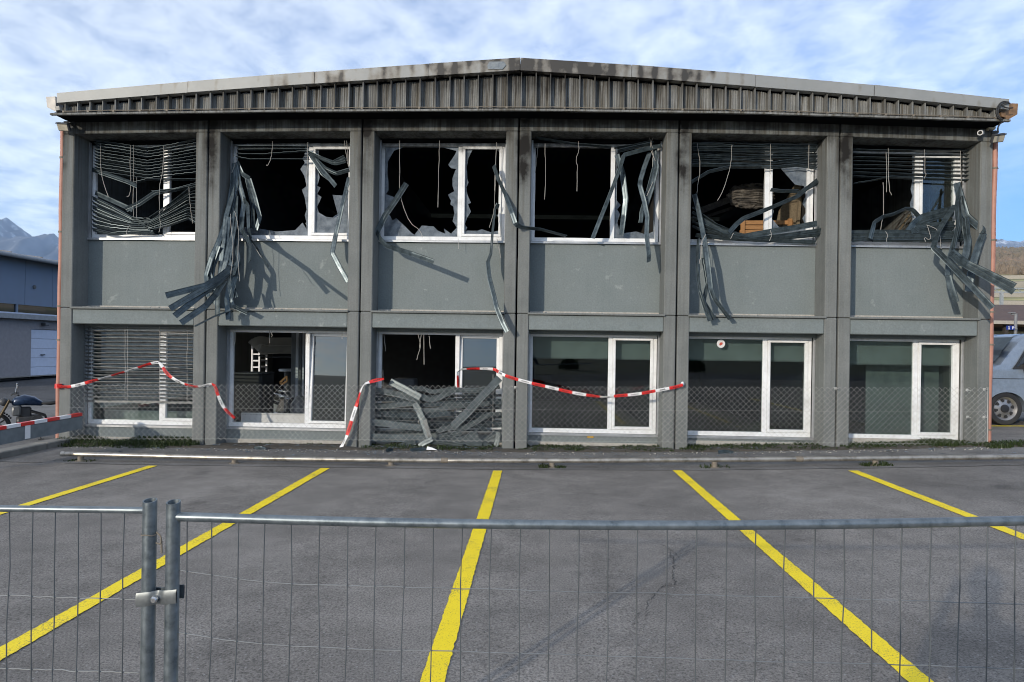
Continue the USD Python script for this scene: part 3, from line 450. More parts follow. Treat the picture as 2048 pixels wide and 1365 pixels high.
# ------------------------------------------------------------------ venetian blinds, burnt and bent
PROF = np.array([(-.5, 0), (-.47, .05), (-.40, .012), (-.2, .022), (0, .045), (.04, .012), (.22, .03), (.40, .012), (.47, .05), (.5, 0)])
def crease(P):
    """straight runs with short sharp folds between them"""
    P = np.asarray(P, float)
    if len(P) < 3: return P
    Q = [P[0]]
    for i in range(1, len(P) - 1):
        a, b = P[i - 1] - P[i], P[i + 1] - P[i]; la, lb = np.linalg.norm(a), np.linalg.norm(b); e = min(.022, la * .3, lb * .3); Q += [P[i] + a / la * e, P[i] + b / lb * e]
    return np.array(Q + [P[-1]])
def slat(P, tw=25, w=0.088, it=1):
    P = crease(P); T = frames(P); n = len(P); tw = np.interp(np.linspace(0, 1, n), np.linspace(0, 1, np.size(tw)), np.atleast_1d(np.asarray(tw, float)))
    prof = np.vstack([PROF, PROF[::-1] - [0, .022]]) * w; k = len(prof); V = []; last = None
    for i in range(n):
        v = P[i] - EYE; v /= np.linalg.norm(v); W = np.cross(T[i], v); W /= np.linalg.norm(W) + 1e-9; N = np.cross(T[i], W)
        a = math.radians(tw[i]); W2 = math.cos(a) * W + math.sin(a) * N; N2 = np.cross(T[i], W2)
        if last is not None and W2 @ last < 0: W2 = -W2; N2 = -N2
        last = W2
        if N2 @ v > 0: N2 = -N2
        V.append(P[i] + prof[:, :1] * W2 + prof[:, 1:] * N2)
    V = np.vstack(V); F = []
    for i in range(n - 1):
        for j in range(k): a, b = i * k + j, i * k + (j + 1) % k; F += [(a, a + k, b + k), (a, b + k, b)]
    for j in range(1, k - 1): F += [(0, j, j + 1), ((n - 1) * k, (n - 1) * k + j + 1, (n - 1) * k + j)]
    return trimesh.Trimesh(V, F, process=False)
def blind(label, org, s, slats, cords=(), mat=SLAT, Y0=12.0, group=None):
    first = at(org[0] + slats[0][0][0][0] / s, org[1] + slats[0][0][0][1] / s, Y0)
    t = thing('venetian_blind', label, 'blind', first, group)
    for sl in slats:
        pts, Y, tw = sl[0], sl[1] if len(sl) > 1 and sl[1] is not None else Y0, sl[2] if len(sl) > 2 else 35
        w = sl[3] if len(sl) > 3 else 0.085; m = sl[4] if len(sl) > 4 else mat
        Ys = np.interp(np.linspace(0, 1, len(pts)), np.linspace(0, 1, np.size(Y)), np.atleast_1d(np.asarray(Y, float)))
        P = np.array([at(org[0] + x / s, org[1] + y / s, yy) for (x, y), yy in zip(pts, Ys)])
        if len(P) == 2: P = np.array([P[0], P[0] * .5 + P[1] * .5 + [0, 0, rng.normal(0, .004)], P[1]])
        part(t, 'slat', slat(P, tw, w), m, 22)
    for c in cords:
        pts, Y = c[0], c[1] if len(c) > 1 else Y0 - .05
        Ys = np.interp(np.linspace(0, 1, len(pts)), np.linspace(0, 1, np.size(Y)), np.atleast_1d(np.asarray(Y, float)))
        P = chaikin(np.array([at(org[0] + x / s, org[1] + y / s, yy) for (x, y), yy in zip(pts, Ys)]), 1)
        P[1:-1] += rng.normal(0, .004, (len(P) - 2, 3)); part(t, 'cord', tube(P, 0.0042, 5), CORD, True)
    return t
r_ = lambda a, b: rng.uniform(a, b)
# bay 1, upper window
S = []
for k in range(11):
    S.append(([(648, 620 + 20.5 * k), (830, 645 + 20.8 * k + r_(-3, 3)), (1008, 676 + 20.6 * k + r_(-3, 3)), (1180, 650 + 20.5 * k), (1345, 615 + 22.5 * k + r_(-4, 4))], 12.0, r_(62, 74)))
S += [([(630, 818), (760, 862), (870, 900), (935, 930)], [12.0, 11.9], 30), ([(915, 908), (1010, 884), (1345, 884)], 12.0, 66), ([(650, 975), (780, 1035), (905, 1092)], [12.0, 11.95], 15), ([(858, 1092), (950, 1050), (1060, 975), (1200, 955), (1345, 912)], [11.95, 12.0], [10, 20, 60]),
      ([(1040, 968), (1120, 975), (1345, 925)], 11.98, 60)]
for k in range(8):
    y = 1010 + k * 31; S.append(([(632, y), (760, y + 60 - 5 * k + r_(-8, 8)), (900, 1150 + 14 * k), (1030 + r_(-30, 30), 1165 + 11.5 * k)], 11.99, r_(40, 66)))
for k in range(11):
    S.append(([(890 + 16 * k, 1168 + 7 * k), (1010 + r_(0, 40), 1150 + 8 * k), (1150, 1060 + 14 * k), (1285, 955 + 20 * k + r_(-5, 5)), (1342, 935 + 25 * k)], 11.98, r_(60, 76)))
blind('soot-black venetian blind kinked into a V in the leftmost upper window', (0, 100), 3.4121, S,
      [([(685, 640), (690, 820), (700, 900), (740, 1003)],), ([(893, 650), (890, 800), (895, 900), (885, 990), (865, 1003)],), ([(1118, 655), (1115, 820), (1085, 950), (1090, 1150), (1100, 1200), (1085, 1245)],), ([(912, 650), (905, 1000), (912, 1140)],), ([(1290, 935), (1300, 1080), (1315, 1185)],), ([(930, 870), (930, 1150)],), ([(885, 1200), (862, 1235), (868, 1258)],)])
# bay 2, upper window: the big torn bundle
A = ((320, 270), 3.4125)
S = [([(525, 80), (760, 78), (1010, 82)], 12.0, 72), ([(530, 103), (760, 101), (1002, 100)], 12.0, 72), ([(525, 130), (700, 133), (1000, 112)], 12.0, 72), ([(520, 150), (620, 168), (800, 165), (1020, 166)], 12.0, 78),
     ([(508, 195), (495, 330), (470, 480), (440, 620), (400, 730), (350, 840), (312, 960), (330, 1105)], [12.0, 11.95, 11.8, 11.6, 11.5, 11.45, 11.4], [20, 5, 20, 50]),
     ([(512, 200), (520, 330), (480, 520), (445, 700), (400, 800), (360, 900), (350, 1000)], [12.0, 11.9, 11.7, 11.55, 11.5], 10),
     ([(500, 260), (490, 420), (450, 560), (430, 740), (415, 860)], [11.97, 11.8, 11.6, 11.52], 25),
     ([(516, 190), (540, 330), (575, 460), (560, 560), (556, 650), (590, 700), (618, 760), (612, 865)], [12.0, 11.95, 11.9, 11.7, 11.2, 10.75], [15, 10, 40, 65]),
     ([(560, 430), (600, 480), (605, 640), (622, 720), (680, 800), (743, 906)], [11.95, 11.8, 11.4, 10.7], [30, 40, 60, 66], 0.07),
     ([(525, 185), (560, 265), (612, 300)], 12.0, 25), ([(610, 300), (650, 430), (682, 560), (655, 650)], [12.0, 12.02, 12.0], 30), ([(590, 290), (630, 470), (640, 640)], 12.03, 45),
     ([(520, 420), (515, 600), (490, 740), (470, 850), (490, 905)], [11.9, 11.6, 11.45], 40),
     ([(500, 520), (480, 700), (450, 860), (420, 960), (370, 1060)], [11.8, 11.5, 11.4], 25), ([(530, 640), (520, 760), (537, 850), (500, 960)], [11.8, 11.55, 11.4], [15, 60]),
     ([(490, 905), (400, 975), (310, 1030), (40, 1097)], [11.45, 11.2, 10.95, 10.6], 0, .1), ([(488, 912), (400, 990), (310, 1045), (68, 1187)], [11.45, 11.2, 10.95, 10.6], 5, .1), ([(482, 930), (380, 1020), (290, 1085), (100, 1237)], [11.45, 11.2, 10.95, 10.65], 0, .1), ([(440, 990), (380, 1090), (310, 1170), (143, 1285)], [11.45, 11.25, 11.0, 10.7], 0, .1),
     ([(497, 1193), (370, 1240), (235, 1309)], [11.5, 11.2, 10.9], 74), ([(465, 560), (450, 760), (420, 900), (395, 1060), (392, 1240)], [11.7, 11.5, 11.45], 15), ([(530, 870), (480, 1000), (455, 1120), (468, 1262)], [11.5, 11.4], 8),
     ([(536, 862), (510, 980), (480, 1120), (498, 1168), (595, 1217)], [11.5, 11.42], [10, 10, 40]), ([(330, 930), (360, 1000), (385, 1100), (375, 1160)], 11.48, 20), ([(400, 760), (360, 870), (335, 1000), (345, 1080)], 11.52, 35), ([(520, 900), (500, 1050), (520, 1110)], 11.5, 20),
     ([(1290, 290), (1245, 480), (1200, 680), (1176, 805), (1225, 900), (1282, 1002)], [11.98, 11.9, 11.75, 11.7], [40, 30, 15, 10]), ([(1010, 112), (1100, 158), (1180, 192), (1262, 152)], [12.0, 11.9], [60, 25]), ([(1012, 118), (1120, 168), (1195, 195), (1265, 176)], [12.0, 11.9], [50, 25]),
     ([(1020, 132), (1130, 232), (1205, 265), (1292, 240)], [12.0, 11.92], 35), ([(1030, 140), (1100, 232), (1150, 290), (1200, 350)], [12.0, 11.9], 25), ([(1035, 150), (1110, 268), (1190, 325)], [12.0, 11.95], 40)]
blind('torn venetian blind whose slats spill down the facade in a big fanned bundle', A[0], A[1], S,
      [([(770, 45), (762, 160), (735, 215), (725, 205)],), ([(525, 100), (515, 190), (490, 260)],), ([(1010, 50), (1005, 200), (1000, 350)],), ([(1275, 40), (1285, 220)],), ([(1258, 40), (1280, 200)],), ([(510, 520), (540, 640), (530, 800), (545, 1000)], 11.4), ([(630, 740), (700, 850), (745, 905)], 11.3), ([(480, 540), (500, 800), (480, 1000)], 11.4)])
# bay 3, upper window
S = [([(178, 1255), (240, 1130), (310, 1030), (385, 912)], [11.85, 11.9], 12, .1), ([(182, 1240), (205, 1290), (250, 1340), (330, 1365), (418, 1392), (572, 1448)], [11.85, 11.7, 11.5, 11.3], [50, 20, 5], .09),
     ([(980, 790), (1015, 890), (1060, 985), (1105, 1110), (1130, 1190), (1170, 1212), (1300, 1225), (1475, 1272)], [11.95, 11.8, 11.5, 11.45, 11.6, 11.98], [40, 50, 15, 10, 55, 60], .085),
     ([(990, 1085), (975, 1220), (962, 1390), (940, 1450), (952, 1560), (985, 1690), (1000, 1760), (1040, 1860), (1072, 1925)], [11.95, 11.7, 11.5, 11.4], [70, 60, 35, 25, 10], .09), ([(1000, 1085), (1010, 1050)], 12.0, 40)]
blind('venetian blind torn down to one long bent slat at the third upper window', (700, 100), 3.4121, S,
      [([(340, 620), (342, 800), (335, 950), (360, 1060), (410, 1180), (480, 1235), (495, 1280)],), ([(612, 620), (605, 800), (600, 1075)],), ([(1000, 630), (995, 800), (990, 980), (985, 1100), (950, 1215)],), ([(1003, 1290), (1030, 1420)], 11.9), ([(738, 1290), (740, 1360)], 11.9), ([(1000, 640), (985, 960)],)])
# bay 4, upper window
S = [([(1100, 655), (1020, 672), (940, 692), (845, 718), (820, 800), (750, 990), (690, 1140), (632, 1287)], [11.98, 11.9, 11.85, 11.8], [35, 30, 45, 30]), ([(798, 715), (838, 850), (858, 1020), (845, 1130), (828, 1262)], [12.0, 12.0], [20, 5, 30], .1),
     ([(1022, 700), (985, 800), (958, 890), (955, 925), (985, 1035), (1006, 1140), (1000, 1260), (1016, 1400), (1015, 1448)], [12.0, 11.9, 11.75, 11.6], [15, 10, 20, 40]), ([(1052, 690), (1070, 800), (1035, 950), (985, 1100)], [12.0, 11.9], 20), ([(1060, 660), (1056, 790), (1012, 960), (968, 1100), (960, 1180)], [12.0, 11.95], 35),
     ([(245, 600), (500, 642), (760, 664)], 12.0, 62), ([(800, 692), (900, 668), (1045, 636)], 12.0, 50), ([(780, 668), (900, 655), (1040, 622)], 12.02, 62)]
blind('venetian blind hanging in folded strips at the right side of the fourth upper window', (1000, 100), 3.4121, S,
      [([(308, 640), (310, 800), (305, 1022)],), ([(535, 625), (540, 690), (515, 750), (528, 800), (525, 965)],), ([(262, 640), (240, 840)],), ([(1020, 600), (1050, 700), (1040, 800)],), ([(1045, 600), (1020, 660), (1060, 760)],), ([(1045, 900), (1000, 1000)], 11.9)])
# bay 5, upper window
S = []
for k in range(11): S.append(([(287, 636 + 15 * k + r_(-4, 4)), (430, 634 + 16 * k + r_(-6, 6)), (600, 645 + 14.5 * k + r_(-8, 8)), (840, 640 + 16 * k + r_(-6, 6)), (1000, 645 + 14 * k + r_(-6, 6)), (1138, 640 + 16.5 * k + r_(-5, 5))], 12.0, r_(48, 68)))
S += [([(285, 902), (400, 832), (550, 798), (830, 798)], 12.0, 50), ([(303, 985), (330, 1090), (352, 1200), (375, 1310), (392, 1420), (415, 1630), (440, 1700), (545, 1838)], [11.95, 11.8, 11.6, 11.5, 11.45], [5, 10, 20, 40]), ([(330, 1290), (322, 1500), (340, 1650), (375, 1760), (410, 1850)], [11.8, 11.5, 11.45], [60, 50, 20]), ([(362, 1420), (390, 1600), (366, 1720), (400, 1775), (437, 1838)], [11.7, 11.5], [45, 30]),
      ([(540, 1246), (590, 1190), (640, 1150), (800, 1088), (1000, 1003), (1142, 890)], [11.8, 11.85, 11.95], [20, 20, 45, 35]), ([(822, 955), (900, 965), (1012, 965)], 12.0, 45), ([(1010, 985), (1080, 940), (1150, 905)], 12.0, 30),
      ([(360, 1165), (480, 1238), (640, 1275), (820, 1242), (1000, 1212), (1140, 1186)], [11.9, 11.85, 11.8], 8, .1), ([(365, 1195), (500, 1262), (700, 1292), (950, 1262), (1165, 1232)], 11.86, [55, 30]), ([(360, 1220), (520, 1275), (720, 1300), (1168, 1262)], 11.9, [60, 40]), ([(310, 1265), (560, 1290), (800, 1300), (1130, 1315)], 11.95, [40, 30])]
for k in range(5): S.append(([(290, 1075 + 32 * k), (350, 1120 + 28 * k), (450, 1190 + 18 * k), (600, 1255 + 9 * k)], 11.95, r_(50, 70)))
blind('venetian blind drooping in a stack and splayed on the fifth upper window sill', (1300, 100), 3.4121, S,
      [([(560, 650), (552, 790), (520, 900), (480, 1000), (460, 1030)],), ([(822, 640), (824, 850)],), ([(1085, 640), (1083, 810)],), ([(322, 640), (345, 800), (320, 980)],), ([(380, 1260), (345, 1320), (350, 1400), (335, 1460)], 11.6), ([(570, 1250), (550, 1290)], 11.8), ([(820, 1230), (835, 1260), (815, 1305)], 11.8)])
# bay 6, upper window
Bz = ((1680, 340), 4.5489)
def b6(p): return [(x / 3.4121 * 4.5489 + (1536 - 1680) * 4.5489, y / 3.4121 * 4.5489 + (100 - 340) * 4.5489) for x, y in p]
S = []
for k in range(8): S.append((b6([(575, 683 + 26 * k), (800, 686 + 26.5 * k + r_(-2, 2)), (1100, 692 + 27 * k), (1362, 690 + 28.5 * k)]), 12.0, r_(60, 72)))
S += [(b6([(585, 912), (700, 895), (840, 864), (1000, 872), (1340, 890)]), 12.0, 74), ([(100, 575), (500, 572), (1120, 583)], 11.9, 8, .1), ([(100, 605), (600, 612), (1130, 602)], 11.88, 15, .1), ([(110, 640), (290, 622), (700, 592), (1130, 627)], 11.9, 30), ([(300, 640), (700, 640), (1120, 640)], 11.93, 45),
      ([(605, 575), (670, 490), (745, 430), (880, 392), (1020, 358)], [11.9, 11.95], 15, .11), ([(640, 570), (700, 510), (765, 470), (900, 430), (1035, 402)], 11.92, 25, .09), ([(650, 578), (720, 530), (790, 508), (1040, 492)], 11.88, 20, .1), ([(660, 600), (760, 545), (1040, 530)], 11.9, 40), ([(640, 620), (720, 560), (820, 535), (1045, 520)], 11.94, 30),
      ([(275, 625), (295, 550), (315, 475), (395, 425), (480, 405), (600, 352), (660, 362), (722, 432)], [11.85, 11.9, 11.95], [30, 50, 60, 30]),
      ([(1062, 120), (1085, 200), (1112, 290), (1150, 420), (1220, 480), (1292, 545), (1300, 580)], [11.95, 11.85, 11.75, 11.6], [10, 5, 5, 25], .11), ([(1303, 585), (1270, 665), (1215, 840), (1190, 960), (1170, 1108)], [11.6, 11.5], [30, 10, 5], .115),
      ([(1050, 320), (960, 450), (898, 555), (868, 640), (848, 705), (980, 835), (1180, 1040), (1388, 1258)], [11.9, 11.7, 11.5, 11.35, 11.0], [30, 40, 20, 5], .095), ([(1072, 250), (1088, 400), (1090, 500), (1045, 640), (1010, 760), (985, 860), (978, 962)], [11.9, 11.7, 11.55], [45, 20, 15]), ([(985, 962), (1000, 1030), (1020, 1090), (1055, 1205)], [11.55, 11.5], 10, .1),
      ([(1140, 440), (1152, 590), (1166, 650), (1150, 760), (1108, 878)], [11.75, 11.6], [30, 5], .115), ([(1015, 740), (1090, 800), (1160, 850), (1380, 955), (1592, 1060)], [11.55, 11.4, 11.2, 10.95], 5, .1), ([(1010, 770), (1080, 830), (1150, 872), (1370, 995), (1582, 1112)], [11.55, 11.4, 11.2, 10.95], 10, .1), ([(1040, 780), (1120, 830), (1170, 862)], 11.5, 30),
      ([(1100, 240), (1130, 420), (1145, 450)], 11.85, 40), ([(1080, 140), (1060, 330), (1070, 500), (1030, 720)], [11.95, 11.7, 11.6], 55)]
blind('crumpled venetian blind with slats splaying past the right corner from the rightmost upper window', Bz[0], Bz[1], S,
      [(b6([(820, 670), (822, 860), (830, 960), (843, 992)]),), (b6([(806, 700), (810, 972)]),), (b6([(1066, 680), (1070, 830), (1078, 850), (1068, 878)]),), (b6([(1313, 690), (1318, 900)]),), (b6([(785, 905), (790, 1110), (768, 1240)]),), (b6([(1055, 880), (1057, 975)]),), ([(415, 562), (432, 590), (425, 655)], 11.8), ([(790, 500), (832, 600), (815, 640), (760, 610), (780, 655)], 11.75), ([(790, 505), (860, 530), (905, 570), (920, 720)], 11.7)])
# bay 1, ground floor: still hanging straight
S = [([(505, 580 + 21.6 * k), (760, 581 + 21.8 * k), (960, 583 + 21.8 * k + r_(-1, 1)), (1147, 586 + 22 * k)], 12.0, r_(60, 67), .07, SLATL) for k in range(20)]
S.append(([(505, 1016), (800, 1018), (1147, 1026)], 12.0, 30, .05, SLATL))
blind('grey venetian blind hanging almost straight in the leftmost ground-floor window', (0, 460), 2.967, S, [([(x, 575), (x + 1, 800), (x, 1015)],) for x in (757, 742, 948, 1110, 545)], Y0=12.02)
# bay 3, ground floor: crumpled heap behind the wire fence
S = []
for k in range(9):
    y = 330 + 57 * k; S.append(([(195, y + r_(-12, 12)), (480, y + r_(-14, 14)), (760, y + 12 + r_(-10, 10)), (1150, y + r_(-14, 14)), (1500, y + r_(-14, 14)), (1810, y - 10 + r_(-14, 14))], 12.0, r_(46, 64), .085, SLAT))
for k in range(3):
    y = 400 + 150 * k; S.append(([(195, y + r_(-30, 30)), (430, y + r_(-25, 35)), (800 + r_(-60, 60), y + r_(10, 60)), (1200, y + r_(-30, 30)), (1500, y + r_(-30, 30)), (1810, y + r_(-40, 20))], 11.95, r_(20, 50), .085, SLAT))
for k in range(5):
    x = r_(300, 1300); y = r_(380, 780); S.append(([(x, y), (x + r_(150, 250), y + r_(-60, 60)), (x + r_(380, 520), y + r_(-110, 110))], r_(11.82, 11.92), r_(10, 45), .09, SLAT if k % 2 else SLATM))
S += [([(385, 150), (580, 250), (772, 355)], [11.9, 11.8], 5, .13), ([(200, 262), (480, 310), (770, 392)], [11.95, 11.85], 20, .11), ([(640, 245), (800, 240), (920, 285), (1080, 262), (1230, 235)], 11.92, 30), ([(765, 335), (850, 370), (930, 388), (1080, 320), (1220, 258), (1460, 270), (1790, 215)], [11.85, 11.9], [10, 20, 40], .1),
      ([(215, 480), (400, 460), (560, 438), (695, 430)], 11.88, 20, .09), ([(1185, 725), (1370, 550), (1550, 350), (1670, 230), (1785, 105)], [11.75, 11.8], 5, .135), ([(95, 668), (320, 685), (500, 712), (790, 745)], [11.75, 11.85], 8, .12), ([(975, 785), (1090, 750), (1200, 738), (1330, 752), (1500, 660), (1645, 575), (1800, 560)], 11.83, [20, 15, 45], .09),
      ([(45, 862), (400, 872), (860, 885)], [11.72, 11.8], 10, .14), ([(700, 430), (760, 540), (800, 640), (840, 760), (880, 870), (925, 900)], [11.85, 11.75], [20, 10, 5], .12), ([(830, 640), (850, 720), (890, 860)], 11.73, 25, .08, SLATL), ([(925, 885), (830, 930), (755, 980)], 11.72, 15, .1), ([(480, 990), (590, 955), (710, 925)], 11.75, 15, .1), ([(900, 920), (1100, 940), (1320, 975)], 11.75, 40, .1),
      ([(1130, 800), (1450, 805), (1772, 808)], 11.85, 55, .08, SLATL), ([(1240, 920), (1370, 860), (1500, 800)], 11.8, 25, .1), ([(1380, 840), (1530, 920), (1720, 1010)], 11.8, 20, .09), ([(1590, 920), (1680, 860), (1745, 820)], 11.82, 25, .12), ([(1770, 800), (1760, 900), (1725, 1012)], 11.78, 15, .1), ([(1100, 870), (1250, 900), (1450, 980)], 11.8, 35, .1), ([(1010, 860), (1180, 830), (1300, 800)], 11.82, 30, .1), ([(1330, 900), (1450, 950), (1560, 960)], 11.77, 20, .12)]
blind('collapsed tangle of grey blind slats behind the wire fence at the third ground-floor window', (720, 740), 6.4, [(sl + ((11.9, 35, .085)[len(sl) - 1:] if len(sl) < 4 else ()) + ((SLATM,) if len(sl) < 5 else ())) for sl in S], [([(1703, 60), (1700, 400), (1703, 830)],), ([(293, 0), (295, 200)],), ([(1240, 330), (1232, 620)],), ([(755, 380), (752, 720)],)])
Wc = lambda pts: [(x * 6.4 / 2.967, y) for x, y in pts]
t = thing('hanging_cords', 'frayed white blind cords dangling in the third ground-floor window', 'cords', at(840, 668, 12.0))
for pts in ([(552, 620), (570, 690), (552, 740), (545, 772)], [(572, 620), (560, 700)], [(618, 630), (625, 705)], [(350, 625), (360, 720)], [(587, 620), (588, 800)]):
    P = chaikin(np.array([at(650 + x / 2.967, 460 + y / 2.967, 12.03) for x, y in pts]), 2); part(t, 'cord', tube(P, .005, 5), CORD, True)
t = thing('hanging_cords', 'short blind cords left at the top of the second ground-floor window', 'cords', at(545, 660, 12.0))
for pts in ([(615, 110), (612, 290)], [(650, 120), (630, 170), (655, 190), (635, 215)], [(185, 110), (195, 230), (180, 320)], [(1070, 130), (1068, 280)], [(1085, 130), (1100, 290)], [(1515, 120), (1515, 240)]):
    P = chaikin(np.array([at(440 + x / 6.2036, 640 + y / 6.2036, 12.03) for x, y in pts]), 2); part(t, 'cord', tube(P, .0045, 5), CORD, True)

# ------------------------------------------------------------------ barrier tape (red and white, printed)
def tape(label, pts, Y, per=0.23, w=0.052, tw=None, start=0):
    Ys = np.interp(np.linspace(0, 1, len(pts)), np.linspace(0, 1, np.size(Y)), np.atleast_1d(np.asarray(Y, float)))
    P = chaikin(np.array([at(x, y, yy) for (x, y), yy in zip(pts, Ys)]), 1)
    t = thing('barrier_tape', label, 'barrier tape', P[0]); L = np.r_[0, np.cumsum(np.linalg.norm(np.diff(P, axis=0), axis=1))]; n = max(int(L[-1] / per), 2)
    tws = np.interp(np.linspace(0, 1, 200), np.linspace(0, 1, len(tw)), tw) if tw else None
    def frame(s):
        p = np.array([np.interp(s, L, P[:, k]) for k in range(3)]); q = np.array([np.interp(s + .01, L, P[:, k]) for k in range(3)]); o = np.array([np.interp(s - .01, L, P[:, k]) for k in range(3)])
        T = q - o; T /= np.linalg.norm(T); v = p - EYE; v /= np.linalg.norm(v); W = np.cross(T, v); W /= np.linalg.norm(W)
        if W[2] < 0 and abs(T[2]) < .8 or (abs(T[2]) >= .8 and W[0] < 0): W = -W
        N = np.cross(T, W); a = math.radians(tws[min(int(s / L[-1] * 199), 199)] if tws is not None else 20); W2 = math.cos(a) * W + math.sin(a) * N
        return p, T, W2, np.cross(T, W2)
    for i in range(n):
        s = np.linspace(i * L[-1] / n, (i + 1) * L[-1] / n, 5); V = []
        for a in s:
            p, T, W, N = frame(a); N = N if N @ (p - EYE) < 0 else -N
            V += [p + W * w / 2, p + N * .004, p - W * w / 2, p - W * w / 2 - N * .0015, p + N * .0025, p + W * w / 2 - N * .0015]
        F = []
        for k in range(4):
            for j in range(6): a, b = k * 6 + j, k * 6 + (j + 1) % 6; F += [(a, a + 6, b + 6), (a, b + 6, b)]
        F += [(0, 1, 4), (0, 4, 5), (1, 2, 3), (1, 3, 4), (24, 28, 25), (24, 29, 28), (25, 27, 26), (25, 28, 27)]
        seg = part(t, 'red_segment' if (i + start) % 2 == 0 else 'white_segment', (np.array(V), F), RED if (i + start) % 2 == 0 else TWHITE)
        p, T, W, N = frame((s[0] + s[-1]) / 2); N = N if N @ (p - EYE) < 0 else -N
        tx = ['POLICE', 'ZONE', 'POLICE', 'INTERDITE'][i % 4]
        m = TXT[tx].copy(); Wt = np.cross(N, T); R = np.eye(4); R[:3, 0] = T; R[:3, 1] = Wt; R[:3, 2] = N; R[:3, 3] = p + N * .0055
        if (abs(T[2]) < .8 and T[0] < 0): R[:3, 0] *= -1; R[:3, 1] *= -1
        m.apply_transform(R); part(seg, 'lettering', m, INK)
    return t
TXT = {}
for wd, h in (('POLICE', .022), ('ZONE', .026), ('INTERDITE', .017)):
    m = meshkit.text_mesh(wd, h, .0006, True); b = m.bounds; m.apply_translation(-(b[0] + b[1]) / 2); TXT[wd] = m
ZL = lambda pts: [(x / 2.967, 460 + y / 2.967) for x, y in pts]
tape('barrier tape tied round the left downpipe and peaking over the leftmost blind', ZL([(338, 925), (352, 930), (400, 934), (470, 920), (500, 910), (650, 870), (800, 825), (935, 780), (960, 805), (985, 850), (1040, 893), (1120, 925), (1180, 934), (1250, 914), (1272, 918), (1285, 955), (1300, 1000), (1330, 1060), (1365, 1095), (1392, 1118)]), [11.55, 11.58, 11.58, 11.6, 11.6, 11.75], tw=[50, 0, 10, 60, 55, 50, 40, 20, 10, 45, 50, 45, 15, 10, 25])
part(stage.GetPrimAtPath('/World/barrier_tape').GetPath().pathString, 'knot', tube([at(117, 768, 11.63), at(117, 777, 11.63)], [.055, .06], 12), RED, 40)
Z3b = lambda pts: [(650 + x / 2.967, 460 + y / 2.967) for x, y in pts]
tape('barrier tape sagging down to the ground between the second and third window', Z3b([(350, 884), (300, 893), (262, 905), (228, 915), (215, 945), (200, 990), (185, 1050), (172, 1085), (155, 1140), (140, 1190), (125, 1235), (105, 1275), (92, 1298)]), [11.7, 11.55, 11.55, 11.55], w=.062, tw=[60, 10, 60, 70, 60, 15, 10, 15, 20, 65, 20])
Z4b = lambda pts: [(980 + x / 5.12, 700 + y / 5.12) for x, y in pts]
tape('barrier tape stretched in a long sag across the fourth ground-floor window', [(917, 778), (916, 760), (915, 740), (940, 738), (988, 738)] + Z4b([(70, 215), (115, 248), (200, 280), (310, 312), (420, 341), (530, 366), (640, 391), (760, 420), (870, 443), (980, 462), (1100, 479), (1200, 486), (1320, 470), (1450, 460), (1560, 446), (1670, 425), (1780, 405), (1900, 382), (1975, 358)]), [11.97, 11.97, 11.95, 11.95, 11.9] + [11.55] * 15, w=.052, tw=[30, 60, 40, 20, 15, 15, 15, 20, 15, 60, 20, 15, 15, 15])
c = at(1365, 768, 11.6); k = trimesh.creation.icosphere(2, .028); k.apply_scale([1, .8, 1.3]); k.vertices += rng.normal(0, .003, k.vertices.shape); k.apply_translation(c); part('/World/barrier_tape_002', 'knot', k, TWHITE, True)

# ------------------------------------------------------------------ chain-link fence along the facade
cf = thing('chainlink_fence', 'low galvanised chain-link fence stretched along the foot of the facade', 'fence', (0, 11.57, 0))
x0, x1 = at(138, 800, 11.57)[0], at(1975, 800, 11.57)[0]; cw, ch, rows = 0.048, 0.096, 10; n = int((x1 - x0) / cw); V, F = [], []
YW = 11.57
def ztop(x): return np.interp(x, [-8.1, -3, 1, 7.5], [at(138, 769, YW)[2], at(720, 770, YW)[2], at(1180, 773, YW)[2], at(1970, 775, YW)[2]])
def wire(P, r):
    m = tube(P, r, 3, False); b = len(V_[0]); return m
ms = []
for i in range(n):
    xa = x0 + i * cw; zt = ztop(xa); k = np.arange(2 * rows + 1); sx = np.where((k + i) % 2 == 0, 0, cw) * 0.99
    P = np.c_[xa + sx + rng.normal(0, .002, len(k)), np.full(len(k), YW) + np.where(k % 2 == 0, .003, -.003), zt - k * ch / 2]
    P = P[:]; ms.append(tube(P, .0024, 3, False))
part(cf, 'wire_netting', cat(ms), CHAIN, kind='stuff')
for fr in (0.40, 0.95): part(cf, 'tension_wire', tube(np.array([[x, YW - .004, ztop(x) - fr * rows * ch - .02] for x in np.linspace(x0, x1, 30)]), .0014, 5), CHAIN, True)
for x, zf in ((x1, .04), (x1 - .28, .05), (x1, .5), (x1 - .27, .5), (J[3], .03), (J[5] - .02, .03), (J[1] + .05, .03)):
    z = ztop(x) - zf; part(cf, 'wall_hook', cat(tube([(x, YW - .01, z), (x, YF + .001, z)], .006, 6), bx(x - .02, x + .02, YF - .008, YF - .0005, z - .02, z + .02)), CHAIN)
part(cf, 'stretcher_bar', tube([(x1 + .005, YW, ztop(x1)), (x1 + .005, YW, ztop(x1) - rows * ch)], .005, 6), CHAIN, True)

